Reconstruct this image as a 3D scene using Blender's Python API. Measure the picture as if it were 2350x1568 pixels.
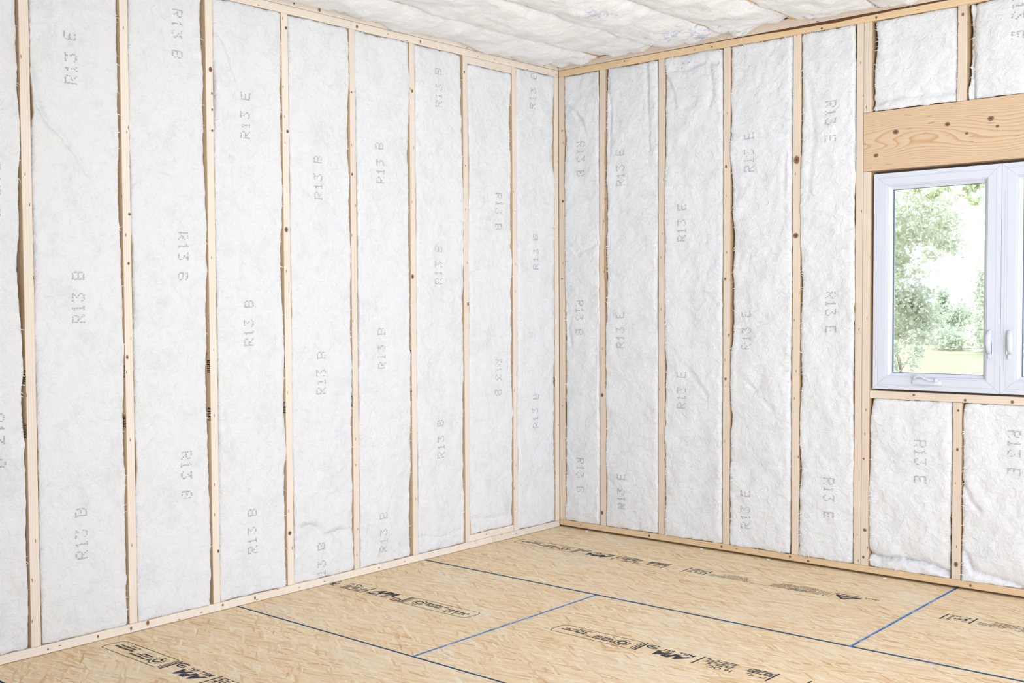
import bpy, bmesh, math, random
import numpy as np
from mathutils import Vector, Matrix

for o in list(bpy.data.objects):
    bpy.data.objects.remove(o, do_unlink=True)
SC = bpy.context.scene
COL = SC.collection
RND = random.Random(7)

# ------------------------------------------------------------------ camera
W_PX, H_PX, F_PX = 2350.0, 1568.0, 2593.337
CAM = Vector((3.97232, -5.61813, 1.34583))
yaw, pit, rol = math.radians(-44.57566), math.radians(-2.12146), math.radians(-0.52563)
fw = Vector((math.sin(yaw)*math.cos(pit), math.cos(yaw)*math.cos(pit), math.sin(pit)))
r0 = fw.cross(Vector((0, 0, 1))).normalized()
u0 = r0.cross(fw)
rt = r0*math.cos(rol) + u0*math.sin(rol)
up = -r0*math.sin(rol) + u0*math.cos(rol)
cd = bpy.data.cameras.new('camera')
cam = bpy.data.objects.new('camera', cd)
COL.objects.link(cam)
M = Matrix((rt, up, -fw)).transposed().to_4x4()
M.translation = CAM
cam.matrix_world = M
cd.sensor_fit = 'HORIZONTAL'
cd.sensor_width = 36.0
cd.lens = 36.0*F_PX/W_PX
cd.shift_x = (1175.0-858.441)/W_PX
cd.shift_y = (797.472-784.0)/W_PX
cd.clip_start = 0.05
cd.clip_end = 600
SC.camera = cam

# ------------------------------------------------------------------ world, lights, exposure
wd = bpy.data.worlds.new('overcast_sky')
SC.world = wd
wd.use_nodes = True
bg = wd.node_tree.nodes['Background']
bg.inputs[0].default_value = (0.82, 0.903, 1.055, 1)
bg.inputs[1].default_value = 2.6

def area(name, loc, target, sx, sy, power, col, spread=180):
    l = bpy.data.lights.new(name, 'AREA')
    l.spread = math.radians(spread)
    l.shape = 'RECTANGLE'; l.size = sx; l.size_y = sy; l.energy = power; l.color = col
    o = bpy.data.objects.new(name, l); COL.objects.link(o)
    o.location = loc
    d = Vector(target)-Vector(loc)
    o.rotation_euler = d.to_track_quat('-Z', 'Y').to_euler()
    return o
area('daylight_opening_side', (6.1, -2.7, 1.55), (0.2, -0.5, 1.4), 2.4, 2.4, 14, (0.83, 0.905, 1.05))
area('fill_behind', (5.2, -7.7, 1.5), (2.0, 0, 1.3), 1.6, 2.4, 4, (0.83, 0.905, 1.05))  # unseen fill lamp added behind the camera to lift the right wall
area('ceiling_fill', (5.2, -4.6, 0.8), (1.1, -0.7, 3.0), 1.6, 1.2, 63, (0.83, 0.905, 1.05), 100)  # added lamp out of view, aimed up to brighten the ceiling
area('floor_fill', (4.9, -3.8, 2.62), (2.3, -2.1, 0), 1.6, 1.6, 30, (0.83, 0.905, 1.05), 130)  # second unseen fill, tilted down so the floor comes up brighter
sl = bpy.data.lights.new('hazy_sun', 'SUN'); sl.energy = 9.0; sl.angle = math.radians(6); sl.color = (0.94, 0.97, 1.0)
sun = bpy.data.objects.new('hazy_sun', sl); COL.objects.link(sun)
sun.rotation_euler = Vector((0.25, 0.5, -0.83)).to_track_quat('-Z', 'Y').to_euler()

SC.view_settings.view_transform = 'Standard'
SC.view_settings.look = 'None'
SC.view_settings.gamma = 1.0
SC.view_settings.use_curve_mapping = False
SC.view_settings.exposure = -0.03
try:
    SC.cycles.use_denoising = True; SC.cycles.use_light_tree = False
    SC.cycles.max_bounces = 7
    SC.cycles.diffuse_bounces = 3
    SC.cycles.transparent_max_bounces = 16
    SC.cycles.sample_clamp_indirect = 8.0
except Exception:
    pass

# ------------------------------------------------------------------ noise helpers
def vnoise(x, y, seed):
    r = np.random.RandomState(seed)
    T = r.rand(256, 256)
    xi = np.floor(x).astype(int); yi = np.floor(y).astype(int)
    fx = x-xi; fy = y-yi
    fx = fx*fx*fx*(fx*(fx*6-15)+10); fy = fy*fy*fy*(fy*(fy*6-15)+10)
    a = T[xi % 256, yi % 256]; b = T[(xi+1) % 256, yi % 256]
    c = T[xi % 256, (yi+1) % 256]; d = T[(xi+1) % 256, (yi+1) % 256]
    return ((a*(1-fx)+b*fx)*(1-fy)+(c*(1-fx)+d*fx)*fy)*2-1

def fbm(x, y, seed, octv=3, gain=0.5):
    s = 0*x; a = 1.0; f = 1.0
    for k in range(octv):
        s = s+a*vnoise(x*f+13.7*k, y*f+5.1*k, seed+k); a *= gain; f *= 2.03
    return s

# ------------------------------------------------------------------ object helpers
def link(name, me, mat, parent=None, loc=(0, 0, 0)):
    o = bpy.data.objects.new(name, me); COL.objects.link(o)
    if mat is not None and len(me.materials) == 0:
        for m in (mat if isinstance(mat, (list, tuple)) else [mat]):
            me.materials.append(m)
    o.location = loc
    if parent is not None:
        o.parent = parent
        o.matrix_parent_inverse = Matrix.Identity(4)
        o.location = Vector(loc)-wloc(parent)
    return o

def wloc(o):
    v = Vector(o.location)
    while o.parent is not None:
        o = o.parent; v += Vector(o.location)
    return v

def tag(o, label=None, cat=None, group=None, kind=None):
    if label: o['label'] = label
    if cat: o['category'] = cat
    if group: o['group'] = group
    if kind: o['kind'] = kind
    return o

def empty(name, loc=(0, 0, 0), parent=None):
    o = bpy.data.objects.new(name, None); COL.objects.link(o)
    o.empty_display_size = 0.1
    o.location = loc
    if parent is not None:
        o.parent = parent; o.location = Vector(loc)-wloc(parent)
    return o

def npmesh(name, verts, faces, smooth=True):
    """verts (n,3) array, faces (m,k) array of one polygon size"""
    me = bpy.data.meshes.new(name)
    verts = np.asarray(verts, dtype=np.float32); faces = np.asarray(faces, dtype=np.int32)
    n, k = faces.shape
    me.vertices.add(len(verts)); me.vertices.foreach_set('co', verts.ravel())
    me.loops.add(n*k); me.loops.foreach_set('vertex_index', faces.ravel())
    me.polygons.add(n)
    me.polygons.foreach_set('loop_start', np.arange(0, n*k, k, dtype=np.int32))
    me.polygons.foreach_set('loop_total', np.full(n, k, dtype=np.int32))
    me.polygons.foreach_set('use_smooth', np.full(n, smooth, dtype=bool))
    me.update(calc_edges=True)
    return me

def bm_to_mesh(bm, name, smooth=False):
    me = bpy.data.meshes.new(name)
    bm.normal_update()
    bm.to_mesh(me); bm.free()
    if smooth:
        me.polygons.foreach_set('use_smooth', np.ones(len(me.polygons), dtype=bool))
    return me

def bm_box(bm, lo, hi, bevel=0.0, seg=1):
    r = bmesh.ops.create_cube(bm, size=1.0)
    vs = r['verts']
    for v in vs:
        v.co = Vector([lo[i]+(v.co[i]+0.5)*(hi[i]-lo[i]) for i in range(3)])
    if bevel > 0:
        es = list({e for v in vs for e in v.link_edges})
        bmesh.ops.bevel(bm, geom=es, offset=bevel, segments=seg, affect='EDGES', profile=0.6)
    return vs

def grain_uv(me, axis):
    """u runs along the length of the piece (metres), v across the face"""
    uv = me.uv_layers.new(name='grain')
    n = len(me.loops)
    co = np.empty(len(me.vertices)*3, dtype=np.float32); me.vertices.foreach_get('co', co); co = co.reshape(-1, 3)
    vi = np.empty(n, dtype=np.int32); me.loops.foreach_get('vertex_index', vi)
    nor = np.empty(len(me.polygons)*3, dtype=np.float32); me.polygons.foreach_get('normal', nor); nor = np.abs(nor.reshape(-1, 3))
    lt = np.empty(len(me.polygons), dtype=np.int32); me.polygons.foreach_get('loop_total', lt)
    pl = np.repeat(np.arange(len(me.polygons)), lt)
    oth = [i for i in range(3) if i != axis]
    c = co[vi]
    nl = nor[pl]
    pick0 = nl[:, oth[0]] < nl[:, oth[1]]
    v = np.where(pick0, c[:, oth[0]], c[:, oth[1]]+0.37)
    uvs = np.stack([c[:, axis], v], 1).astype(np.float32)
    uv.data.foreach_set('uv', uvs.ravel())

def board(name, parent, mat, lo, hi, axis, bevel=0.0025, seg=2, origin=None, side_shade=None):
    lo = Vector(lo); hi = Vector(hi)
    org = Vector(((lo.x+hi.x)/2, (lo.y+hi.y)/2, lo.z)) if origin is None else Vector(origin)
    bm = bmesh.new()
    bm_box(bm, lo-org, hi-org, bevel, seg)
    me = bm_to_mesh(bm, name)
    grain_uv(me, axis)
    if side_shade is not None:
        me.materials.append(mat); me.materials.append(side_shade[1])
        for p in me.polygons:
            if abs(p.normal[side_shade[0]]) > .9: p.material_index = 1
    return link(name, me, mat, parent, org)

# ------------------------------------------------------------------ materials
class NT:
    def __init__(self, name):
        self.m = bpy.data.materials.new(name); self.m.use_nodes = True
        self.t = self.m.node_tree; self.t.nodes.clear()
        self.out = self.n('ShaderNodeOutputMaterial')
    def n(self, typ, **kw):
        nd = self.t.nodes.new(typ)
        for k, v in kw.items():
            setattr(nd, k, v)
        return nd
    def l(self, a, b): self.t.links.new(a, b)
    def ramp(self, fac, stops, interp='LINEAR'):
        r = self.n('ShaderNodeValToRGB'); r.color_ramp.interpolation = interp
        e = r.color_ramp.elements
        while len(e) > 1: e.remove(e[-1])
        e[0].position = stops[0][0]; e[0].color = (*stops[0][1], 1)
        for p, c in stops[1:]:
            x = e.new(p); x.color = (*c, 1)
        self.l(fac, r.inputs[0]); return r.outputs[0]
    def mapping(self, vec, scale=(1, 1, 1), rot=(0, 0, 0), loc=(0, 0, 0)):
        m = self.n('ShaderNodeMapping'); self.l(vec, m.inputs[0])
        m.inputs['Scale'].default_value = scale; m.inputs['Rotation'].default_value = rot; m.inputs['Location'].default_value = loc
        return m.outputs[0]
    def noise(self, vec, scale, detail=3, rough=0.5, dist=0.0):
        n = self.n('ShaderNodeTexNoise'); self.l(vec, n.inputs['Vector'])
        n.inputs['Scale'].default_value = scale; n.inputs['Detail'].default_value = detail
        n.inputs['Roughness'].default_value = rough; n.inputs['Distortion'].default_value = dist
        return n
    def math(self, op, a, b=None, clamp=False):
        n = self.n('ShaderNodeMath', operation=op); n.use_clamp = clamp
        for i, x in enumerate((a, b)):
            if x is None: continue
            if isinstance(x, (int, float)): n.inputs[i].default_value = x
            else: self.l(x, n.inputs[i])
        return n.outputs[0]
    def mix(self, fac, a, b, mode='MIX'):
        n = self.n('ShaderNodeMix', data_type='RGBA', blend_type=mode)
        for s, x in ((n.inputs[0], fac), (n.inputs[6], a), (n.inputs[7], b)):
            if isinstance(x, (int, float)): s.default_value = x
            elif isinstance(x, tuple): s.default_value = (*x, 1)
            else: self.l(x, s)
        return n.outputs[2]
    def bump(self, h, strength, dist, normal=None):
        b = self.n('ShaderNodeBump'); b.inputs['Strength'].default_value = strength; b.inputs['Distance'].default_value = dist
        self.l(h, b.inputs['Height'])
        if normal is not None: self.l(normal, b.inputs['Normal'])
        return b.outputs[0]
    def principled(self, col, rough=0.6, normal=None, spec=0.4, **kw):
        p = self.n('ShaderNodeBsdfPrincipled')
        if isinstance(col, tuple): p.inputs['Base Color'].default_value = (*col, 1)
        else: self.l(col, p.inputs['Base Color'])
        if isinstance(rough, (int, float)): p.inputs['Roughness'].default_value = rough
        else: self.l(rough, p.inputs['Roughness'])
        p.inputs['Specular IOR Level'].default_value = spec
        if normal is not None: self.l(normal, p.inputs['Normal'])
        for k, v in kw.items():
            p.inputs[k.replace('_', ' ')].default_value = v
        self.l(p.outputs[0], self.out.inputs[0])
        return p

def mat_plain(name, col, rough=0.6, spec=0.3):
    t = NT(name); t.principled(col, rough, spec=spec); return t.m

def mat_fibre(name, c0, c1, c2, yellow):
    t = NT(name)
    tc = t.n('ShaderNodeTexCoord'); oi = t.n('ShaderNodeObjectInfo')
    off = t.n('ShaderNodeVectorMath', operation='MULTIPLY_ADD')
    t.l(oi.outputs['Random'], off.inputs[0]); off.inputs[1].default_value = (31, 17, 23)
    t.l(tc.outputs['Object'], off.inputs[2])
    v = off.outputs[0]
    big = t.noise(v, 7.0, 2, 0.6, 0.6)
    med = t.noise(v, 26.0, 3, 0.62, 1.2)
    fine = t.noise(v, 120.0, 3, 0.65, 1.5)
    s = t.math('ADD', t.math('MULTIPLY', big.outputs[0], 0.55), t.math('MULTIPLY', med.outputs[0], 0.45))
    col = t.ramp(s, [(0.34, c1), (0.5, c0), (0.75, c0)])
    yn = t.noise(t.mapping(v, loc=(4.2, 9.1, 1.7)), 5.0, 3, 0.55, 0.4)
    ym = t.ramp(yn.outputs[0], [(0.5, (0, 0, 0)), (0.72, (yellow, yellow, yellow))])
    col = t.mix(ym, col, c2)
    n1 = t.bump(med.outputs[0], 0.75, 0.010)
    n2 = t.bump(fine.outputs[0], 0.55, 0.0035, n1)
    df = t.n('ShaderNodeBsdfDiffuse'); t.l(col, df.inputs[0]); t.l(n2, df.inputs['Normal'])
    t.l(df.outputs[0], t.out.inputs[0])
    return t.m

M_BATT = mat_fibre('fibreglass_white', (0.86, 0.86, 0.857), (0.79, 0.79, 0.785), (0.84, 0.815, 0.75), 0.25)
M_BATTC = mat_fibre('fibreglass_ceiling', (0.96, 0.955, 0.95), (0.93, 0.92, 0.90), (0.92, 0.885, 0.79), 0.6)
M_BEDGE = mat_plain('fibreglass_cut_edge_shade', (0.84, 0.70, 0.50), 0.95, 0.05)  # yellow binder plus the warm shade between batt and stud, put into the colour
M_WISP = mat_plain('fibre_wisps', (0.90, 0.89, 0.87), 0.9, 0.1)

def mat_wood(name, light, mid, dark, streak=0.0, rough=0.65):
    t = NT(name)
    uv = t.n('ShaderNodeUVMap'); uv.uv_map = 'grain'
    oi = t.n('ShaderNodeObjectInfo')
    off = t.n('ShaderNodeVectorMath', operation='MULTIPLY_ADD')
    t.l(oi.outputs['Random'], off.inputs[0]); off.inputs[1].default_value = (57, 3.1, 11)
    t.l(uv.outputs[0], off.inputs[2]); v = off.outputs[0]
    # long growth bands
    warp = t.noise(t.mapping(v, (1.6, 6.0, 1)), 1.0, 2, 0.5)
    sx = t.n('ShaderNodeSeparateXYZ'); t.l(v, sx.inputs[0])
    y = t.math('ADD', sx.outputs[1], t.math('MULTIPLY', warp.outputs[0], 0.05))
    ring = t.math('SINE', t.math('MULTIPLY', y, 620.0))
    ring = t.math('MULTIPLY_ADD', ring, 0.5); ring.node.inputs[2].default_value = 0.5
    fine = t.noise(t.mapping(v, (3.0, 240.0, 1)), 1.0, 4, 0.6)
    blot = t.noise(t.mapping(v, (2.5, 9.0, 1)), 1.0, 3, 0.5)
    f = t.math('ADD', t.math('MULTIPLY', t.math('POWER', ring, 2.5), 0.30), t.math('MULTIPLY', fine.outputs[0], 0.40))
    f = t.math('ADD', f, t.math('MULTIPLY', blot.outputs[0], 0.45))
    col = t.ramp(f, [(0.32, light), (0.62, mid), (0.95, dark)])
    tint = t.math('MULTIPLY_ADD', oi.outputs['Random'], 0.10); tint.node.inputs[2].default_value = 0.92
    col = t.mix(1.0, col, tint, 'MULTIPLY')
    # pin knots
    vo = t.n('ShaderNodeTexVoronoi'); vo.voronoi_dimensions = '2D'; vo.feature = 'F1'
    vo.inputs['Scale'].default_value = 1.0
    t.l(t.mapping(v, (7.0, 30.0, 1)), vo.inputs['Vector'])
    sep = t.n('ShaderNodeSeparateColor'); t.l(vo.outputs['Color'], sep.inputs[0])
    on = t.math('GREATER_THAN', sep.outputs[0], 0.72)
    vd = t.n('ShaderNodeVectorMath', operation='SUBTRACT')
    k = t.math('MULTIPLY', t.math('LESS_THAN', vo.outputs['Distance'], 0.055), on)
    col = t.mix(k, col, (0.30, 0.15, 0.07))
    if streak > 0:
        st = t.noise(t.mapping(v, (9.0, 130.0, 1), loc=(3, 7, 0)), 1.0, 2, 0.5)
        sm = t.ramp(st.outputs[0], [(0.70, (0, 0, 0)), (0.78, (streak,)*3)])
        col = t.mix(sm, col, (0.28, 0.15, 0.06))
    nb = t.bump(fine.outputs[0], 0.25, 0.0008)
    t.principled(col, rough, nb, 0.25)
    return t.m

M_PALE = mat_wood('pine_pale', (0.91, 0.82, 0.72), (0.88, 0.77, 0.64), (0.80, 0.63, 0.46))
M_STUDR = mat_wood('pine_stud', (0.86, 0.74, 0.61), (0.82, 0.68, 0.53), (0.70, 0.51, 0.34))
M_SIDESHADE = mat_wood('pine_side_shade', (0.84, 0.64, 0.43), (0.79, 0.57, 0.35), (0.68, 0.45, 0.25))  # stud sides: pine copy with the warm shade of the gaps coloured in
M_AMBER = mat_wood('pine_amber', (0.88, 0.66, 0.41), (0.82, 0.59, 0.34), (0.68, 0.44, 0.21))
M_JOIST = mat_wood('pine_joist', (0.78, 0.56, 0.34), (0.72, 0.49, 0.28), (0.60, 0.36, 0.18))

def mat_header():
    t = NT('fir_header')
    uv = t.n('ShaderNodeUVMap'); uv.uv_map = 'grain'
    v = uv.outputs[0]
    warp = t.noise(t.mapping(v, (1.5, 5.0, 1), loc=(1.3, .4, 0)), 1.0, 2, 0.4)
    warp2 = t.noise(t.mapping(v, (9.0, 16.0, 1)), 1.0, 2, 0.5)
    sx = t.n('ShaderNodeSeparateXYZ'); t.l(v, sx.inputs[0])
    # cathedral figure: rings tighten towards the two edges of the board
    yc = t.math('SUBTRACT', sx.outputs[1], 0.505)
    y2 = t.math('MULTIPLY', yc, t.math('ABSOLUTE', yc))
    y = t.math('ADD', t.math('MULTIPLY', y2, 9.0), t.math('MULTIPLY', warp.outputs[0], 0.22))
    y = t.math('ADD', y, t.math('MULTIPLY', warp2.outputs[0], 0.006))
    ring = t.math('FRACT', t.math('MULTIPLY', y, 75.0))
    line = t.ramp(ring, [(0.0, (0, 0, 0)), (0.62, (0.18,)*3), (0.92, (1, 1, 1)), (1.0, (0, 0, 0))])
    fine = t.noise(t.mapping(v, (4.0, 260.0, 1)), 1.0, 4, 0.6)
    col = t.ramp(fine.outputs[0], [(0.3, (0.78, 0.60, 0.42)), (0.7, (0.70, 0.51, 0.33))])
    col = t.mix(t.math('MULTIPLY', line, 0.75), col, (0.58, 0.30, 0.12))
    st = t.noise(t.mapping(v, (11.0, 120.0, 1), loc=(3, 7, 0)), 1.0, 2, 0.4)
    sm = t.ramp(st.outputs[0], [(0.69, (0, 0, 0)), (0.76, (0.75,)*3)])
    col = t.mix(sm, col, (0.20, 0.10, 0.05))
    t.principled(col, 0.6, t.bump(fine.outputs[0], 0.2, 0.0006), 0.25)
    return t.m
M_HEAD = mat_header()

def mat_knot():
    t = NT('knot')
    tc = t.n('ShaderNodeTexCoord')
    g = t.n('ShaderNodeVectorMath', operation='LENGTH')
    m = t.mapping(tc.outputs['Generated'], (2, 2, 2), loc=(-1, -1, -1))
    uv = t.n('ShaderNodeUVMap'); uv.uv_map = 'disc'
    t.l(uv.outputs[0], g.inputs[0])
    nz = t.noise(uv.outputs[0], 2.2, 3, 0.6)
    r = t.math('ADD', g.outputs['Value'], t.math('MULTIPLY', nz.outputs[0], 0.25))
    col = t.ramp(r, [(0.0, (0.16, 0.08, 0.045)), (0.35, (0.09, 0.045, 0.025)), (0.62, (0.34, 0.18, 0.10)), (0.82, (0.14, 0.065, 0.035)), (1.0, (0.56, 0.37, 0.23))])
    t.principled(col, 0.6, None, 0.3)
    return t.m
M_KNOT = mat_knot()

def mat_osb(name='osb_strands'):
    t = NT(name)
    tc = t.n('ShaderNodeTexCoord'); oi = t.n('ShaderNodeObjectInfo')
    off = t.n('ShaderNodeVectorMath', operation='MULTIPLY_ADD')
    t.l(oi.outputs['Random'], off.inputs[0]); off.inputs[1].default_value = (37, 19, 0)
    t.l(tc.outputs['Object'], off.inputs[2]); base = off.outputs[0]
    w = t.noise(base, 9.0, 3, 0.5)
    wv = t.n('ShaderNodeVectorMath', operation='MULTIPLY_ADD')
    t.l(w.outputs['Color'], wv.inputs[0]); wv.inputs[1].default_value = (0.05, 0.022, 0); t.l(base, wv.inputs[2])
    v = wv.outputs[0]
    def layer(rot, sx, sy, loc):
        vo = t.n('ShaderNodeTexVoronoi'); vo.voronoi_dimensions = '2D'; vo.inputs['Scale'].default_value = 1.0
        mp = t.mapping(t.mapping(v, rot=(0, 0, rot), loc=loc), (sx, sy, 1))
        t.l(mp, vo.inputs['Vector'])
        s = t.n('ShaderNodeSeparateColor'); t.l(vo.outputs['Color'], s.inputs[0])
        return s, mp
    a, ma = layer(0.10, 9, 85, (0, 0, 0))
    b, mb = layer(-0.28, 11, 100, (5, 2, 0))
    c, mc = layer(0.62, 13, 110, (2, 8, 0))
    pal = [(0.0, (0.68, 0.42, 0.20)), (0.07, (0.79, 0.55, 0.30)), (0.35, (0.88, 0.66, 0.40)), (0.65, (0.92, 0.72, 0.46)), (0.9, (0.94, 0.78, 0.53)), (1.0, (0.95, 0.85, 0.64))]
    ca = t.ramp(a.outputs[0], pal); cb = t.ramp(b.outputs[0], pal); cc = t.ramp(c.outputs[0], pal)
    selb = t.math('GREATER_THAN', b.outputs[1], 0.52)
    selc = t.math('GREATER_THAN', c.outputs[1], 0.74)
    col = t.mix(selb, ca, cb)
    col = t.mix(selc, col, cc)
    fib = t.noise(t.mapping(v, (14, 210, 1), rot=(0, 0, 0.1)), 1.0, 4, 0.65)
    fm = t.ramp(fib.outputs[0], [(0.28, (0.84,)*3), (0.5, (1.02, 1.01, 1.0)), (0.8, (1.07,)*3)])
    col = t.mix(1.0, col, fm, 'MULTIPLY')
    # dark slivers of bark and gaps between strands
    sl = t.noise(t.mapping(v, (10, 95, 1), rot=(0, 0, -0.3), loc=(7, 1, 0)), 1.0, 3, 0.6)
    sm = t.ramp(sl.outputs[0], [(0.70, (0, 0, 0)), (0.80, (0.6,)*3)])
    col = t.mix(sm, col, (0.42, 0.23, 0.11))
    dust = t.noise(base, 2.2, 4, 0.6)
    dm = t.ramp(dust.outputs[0], [(0.48, (0, 0, 0)), (0.75, (0.50,)*3)])
    col = t.mix(dm, col, (0.92, 0.82, 0.66))
    h = t.math('ADD', t.math('MULTIPLY', a.outputs[2], 0.5), t.math('MULTIPLY', b.outputs[2], 0.5))
    nb = t.bump(h, 0.18, 0.0015)
    nb = t.bump(fib.outputs[0], 0.2, 0.0008, nb)
    t.principled(col, 0.62, nb, 0.35)
    return t.m
M_OSB = mat_osb()
M_EDGEBLUE = mat_plain('edge_seal_blue', (0.10, 0.27, 0.56), 0.6)
M_EDGENAVY = mat_plain('edge_seal_navy', (0.018, 0.085, 0.17), 0.6)
M_SEAL = mat_plain('edge_seal_pale', (0.55, 0.72, 0.90), 0.7)
M_INK = mat_plain('stamp_ink', (0.065, 0.065, 0.075), 0.8, 0.1)
M_INKG = mat_plain('batt_ink', (0.47, 0.48, 0.51), 0.9, 0.05)
M_INKB = mat_plain('blue_ink', (0.70, 0.74, 0.89), 0.9, 0.05)
M_BLACK = mat_plain('stud_ink', (0.03, 0.028, 0.028), 0.8, 0.1)
M_SHEATH = mat_plain('sheathing', (0.42, 0.28, 0.16), 0.8)
M_DARK = mat_plain('subfloor_dark', (0.02, 0.018, 0.016), 0.9)
M_PLAINW = mat_plain('painted_board', (0.86, 0.85, 0.83), 0.8)
M_VINYL = mat_plain('white_vinyl', (0.72, 0.75, 0.81), 0.35, 0.5)
M_VINYLG = mat_plain('vinyl_groove', (0.52, 0.54, 0.60), 0.6, 0.2)
M_GASKET = mat_plain('glazing_gasket', (0.10, 0.14, 0.20), 0.5)
M_BARK = mat_plain('bark_wane', (0.16, 0.07, 0.035), 0.9, 0.1)
M_BARKL = mat_plain('inner_bark', (0.50, 0.29, 0.13), 0.9, 0.1)
M_NAIL = mat_plain('nail_steel', (0.16, 0.15, 0.15), 0.4, 0.5)

def mat_glass():
    t = NT('window_glass')
    tr = t.n('ShaderNodeBsdfTransparent'); tr.inputs[0].default_value = (0.975, 0.985, 0.98, 1)
    gl = t.n('ShaderNodeBsdfGlossy'); gl.inputs['Roughness'].default_value = 0.02
    fr = t.n('ShaderNodeFresnel'); fr.inputs[0].default_value = 1.45
    mx = t.n('ShaderNodeMixShader')
    t.l(fr.outputs[0], mx.inputs[0]); t.l(tr.outputs[0], mx.inputs[1]); t.l(gl.outputs[0], mx.inputs[2])
    t.l(mx.outputs[0], t.out.inputs[0]); return t.m
M_GLASS = mat_glass()

def mat_leaf(name, a, b):
    t = NT(name)
    oi = t.n('ShaderNodeNewGeometry')
    col = t.ramp(oi.outputs['Random Per Island'], [(0.0, a), (1.0, b)])
    d = t.n('ShaderNodeBsdfDiffuse'); t.l(col, d.inputs[0])
    tl = t.n('ShaderNodeBsdfTranslucent'); t.l(col, tl.inputs[0])
    mx = t.n('ShaderNodeMixShader'); mx.inputs[0].default_value = 0.4
    t.l(d.outputs[0], mx.inputs[1]); t.l(tl.outputs[0], mx.inputs[2]); t.l(mx.outputs[0], t.out.inputs[0])
    return t.m
M_LEAF1 = mat_leaf('leaf_maple', (0.58, 0.62, 0.50), (0.74, 0.77, 0.65))
M_LEAF2 = mat_leaf('leaf_cool', (0.46, 0.53, 0.42), (0.66, 0.71, 0.57))
M_LEAF3 = mat_leaf('leaf_near', (0.52, 0.60, 0.40), (0.72, 0.78, 0.56))
M_TRUNK = mat_plain('tree_bark', (0.38, 0.33, 0.28), 0.9, 0.1)

def mat_lawn():
    t = NT('lawn_grass')
    tc = t.n('ShaderNodeTexCoord')
    n = t.noise(t.mapping(tc.outputs['Object'], (0.05, 0.16, 1)), 1.0, 4, 0.6)
    f = t.noise(tc.outputs['Object'], 3.0, 4, 0.7)
    c = t.ramp(n.outputs[0], [(0.3, (0.235, 0.24, 0.155)), (0.55, (0.29, 0.265, 0.20)), (0.75, (0.25, 0.25, 0.165))])
    c = t.mix(t.math('MULTIPLY', f.outputs[0], 0.35), c, (0.24, 0.25, 0.15))
    t.principled(c, 0.9, None, 0.1); return t.m
M_LAWN = mat_lawn()

# ------------------------------------------------------------------ floor
STUD_H0, PLATE_T = 0.038, 0.038
Z_TOP = 2.695
floor = board('floor', None, M_DARK, (-0.25, -7.6, -0.14), (6.15, 0.16, -0.0185), 0, 0)
tag(floor, 'strand board subfloor of large sheets with blue sealed edges', None, None, 'structure')

def panel(x0, x1, y0, y1, et=.0045, eb=.0045):
    """one subfloor sheet, y0 > y1; long edges sealed navy, short edges blue"""
    org = Vector(((x0+x1)/2, (y0+y1)/2, -0.018))
    X0, X1, Y0, Y1 = x0-org.x, x1-org.x, y0-org.y, y1-org.y
    ex, h = 0.0045, 0.018
    xs = [X0, X0+ex, X1-ex, X1]; ys = [Y1, Y1+eb, Y0-et, Y0]
    V = [(x, y, h-(0.0015 if (i in (0, 3) or j in (0, 3)) else 0)) for j, y in enumerate(ys) for i, x in enumerate(xs)]
    nb = len(V)
    V += [(X0, Y1, 0), (X1, Y1, 0), (X1, Y0, 0), (X0, Y0, 0)]
    F = []; MI = []
    for j in range(3):
        for i in range(3):
            F.append((j*4+i, j*4+i+1, (j+1)*4+i+1, (j+1)*4+i))
            MI.append(2 if j in (0, 2) else (1 if i in (0, 2) else 0))
    F += [(nb, nb+1, 3, 0), (nb+1, nb+2, 15, 3), (nb+2, nb+3, 12, 15), (nb+3, nb, 0, 12)]
    MI += [2, 1, 2, 1]
    me = bpy.data.meshes.new('floor_panel'); me.from_pydata(V, [], F)
    for m in (M_OSB, M_EDGEBLUE, M_EDGENAVY): me.materials.append(m)
    me.polygons.foreach_set('material_index', MI)
    me.update()
    return link('floor_panel', me, None, floor, org)

P = {}
P['r1a'] = panel(-0.2, 2.226, 0.10, -1.2145, eb=.0075)
P['r1b'] = panel(2.2295, 4.668, 0.10, -1.2145, eb=.0075)
P['r1c'] = panel(4.6715, 6.13, 0.10, -1.2145, eb=.0075)
P['r2a'] = panel(-0.2, 1.062, -1.2175, -2.4695, et=.0065)
P['r2b'] = panel(1.0655, 3.503, -1.2175, -2.4695, et=.0065)
P['r2c'] = panel(3.5065, 6.13, -1.2175, -2.4695, et=.0065)
for nm, y0, y1, j in (('r3', -2.4725, -3.697, 2.2275), ('r4', -3.70, -4.918, 1.06), ('r5', -4.921, -6.14, 2.22), ('r6', -6.143, -7.55, 1.06)):
    P[nm+'a'] = panel(-0.2, j, y0, y1)
    P[nm+'b'] = panel(j+0.0035, j+2.44, y0, y1)
    P[nm+'c'] = panel(j+2.4435, 6.13, y0, y1)

def quads_mesh(name, quads):
    V = np.array([c for q in quads for c in q]); F = np.arange(len(quads)*4).reshape(-1, 4)
    return npmesh(name, V, F, False)

def rect_q(fn, s0, t0, s1, t1):
    return [fn(s0, t0), fn(s1, t0), fn(s1, t1), fn(s0, t1)]

def seg_q(fn, a, b, w):
    a = Vector(a); b = Vector(b); d = (b-a).normalized(); n = Vector((-d.y, d.x))*w/2
    return [fn(*(a-n)), fn(*(b-n)), fn(*(b+n)), fn(*(a+n))]

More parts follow.
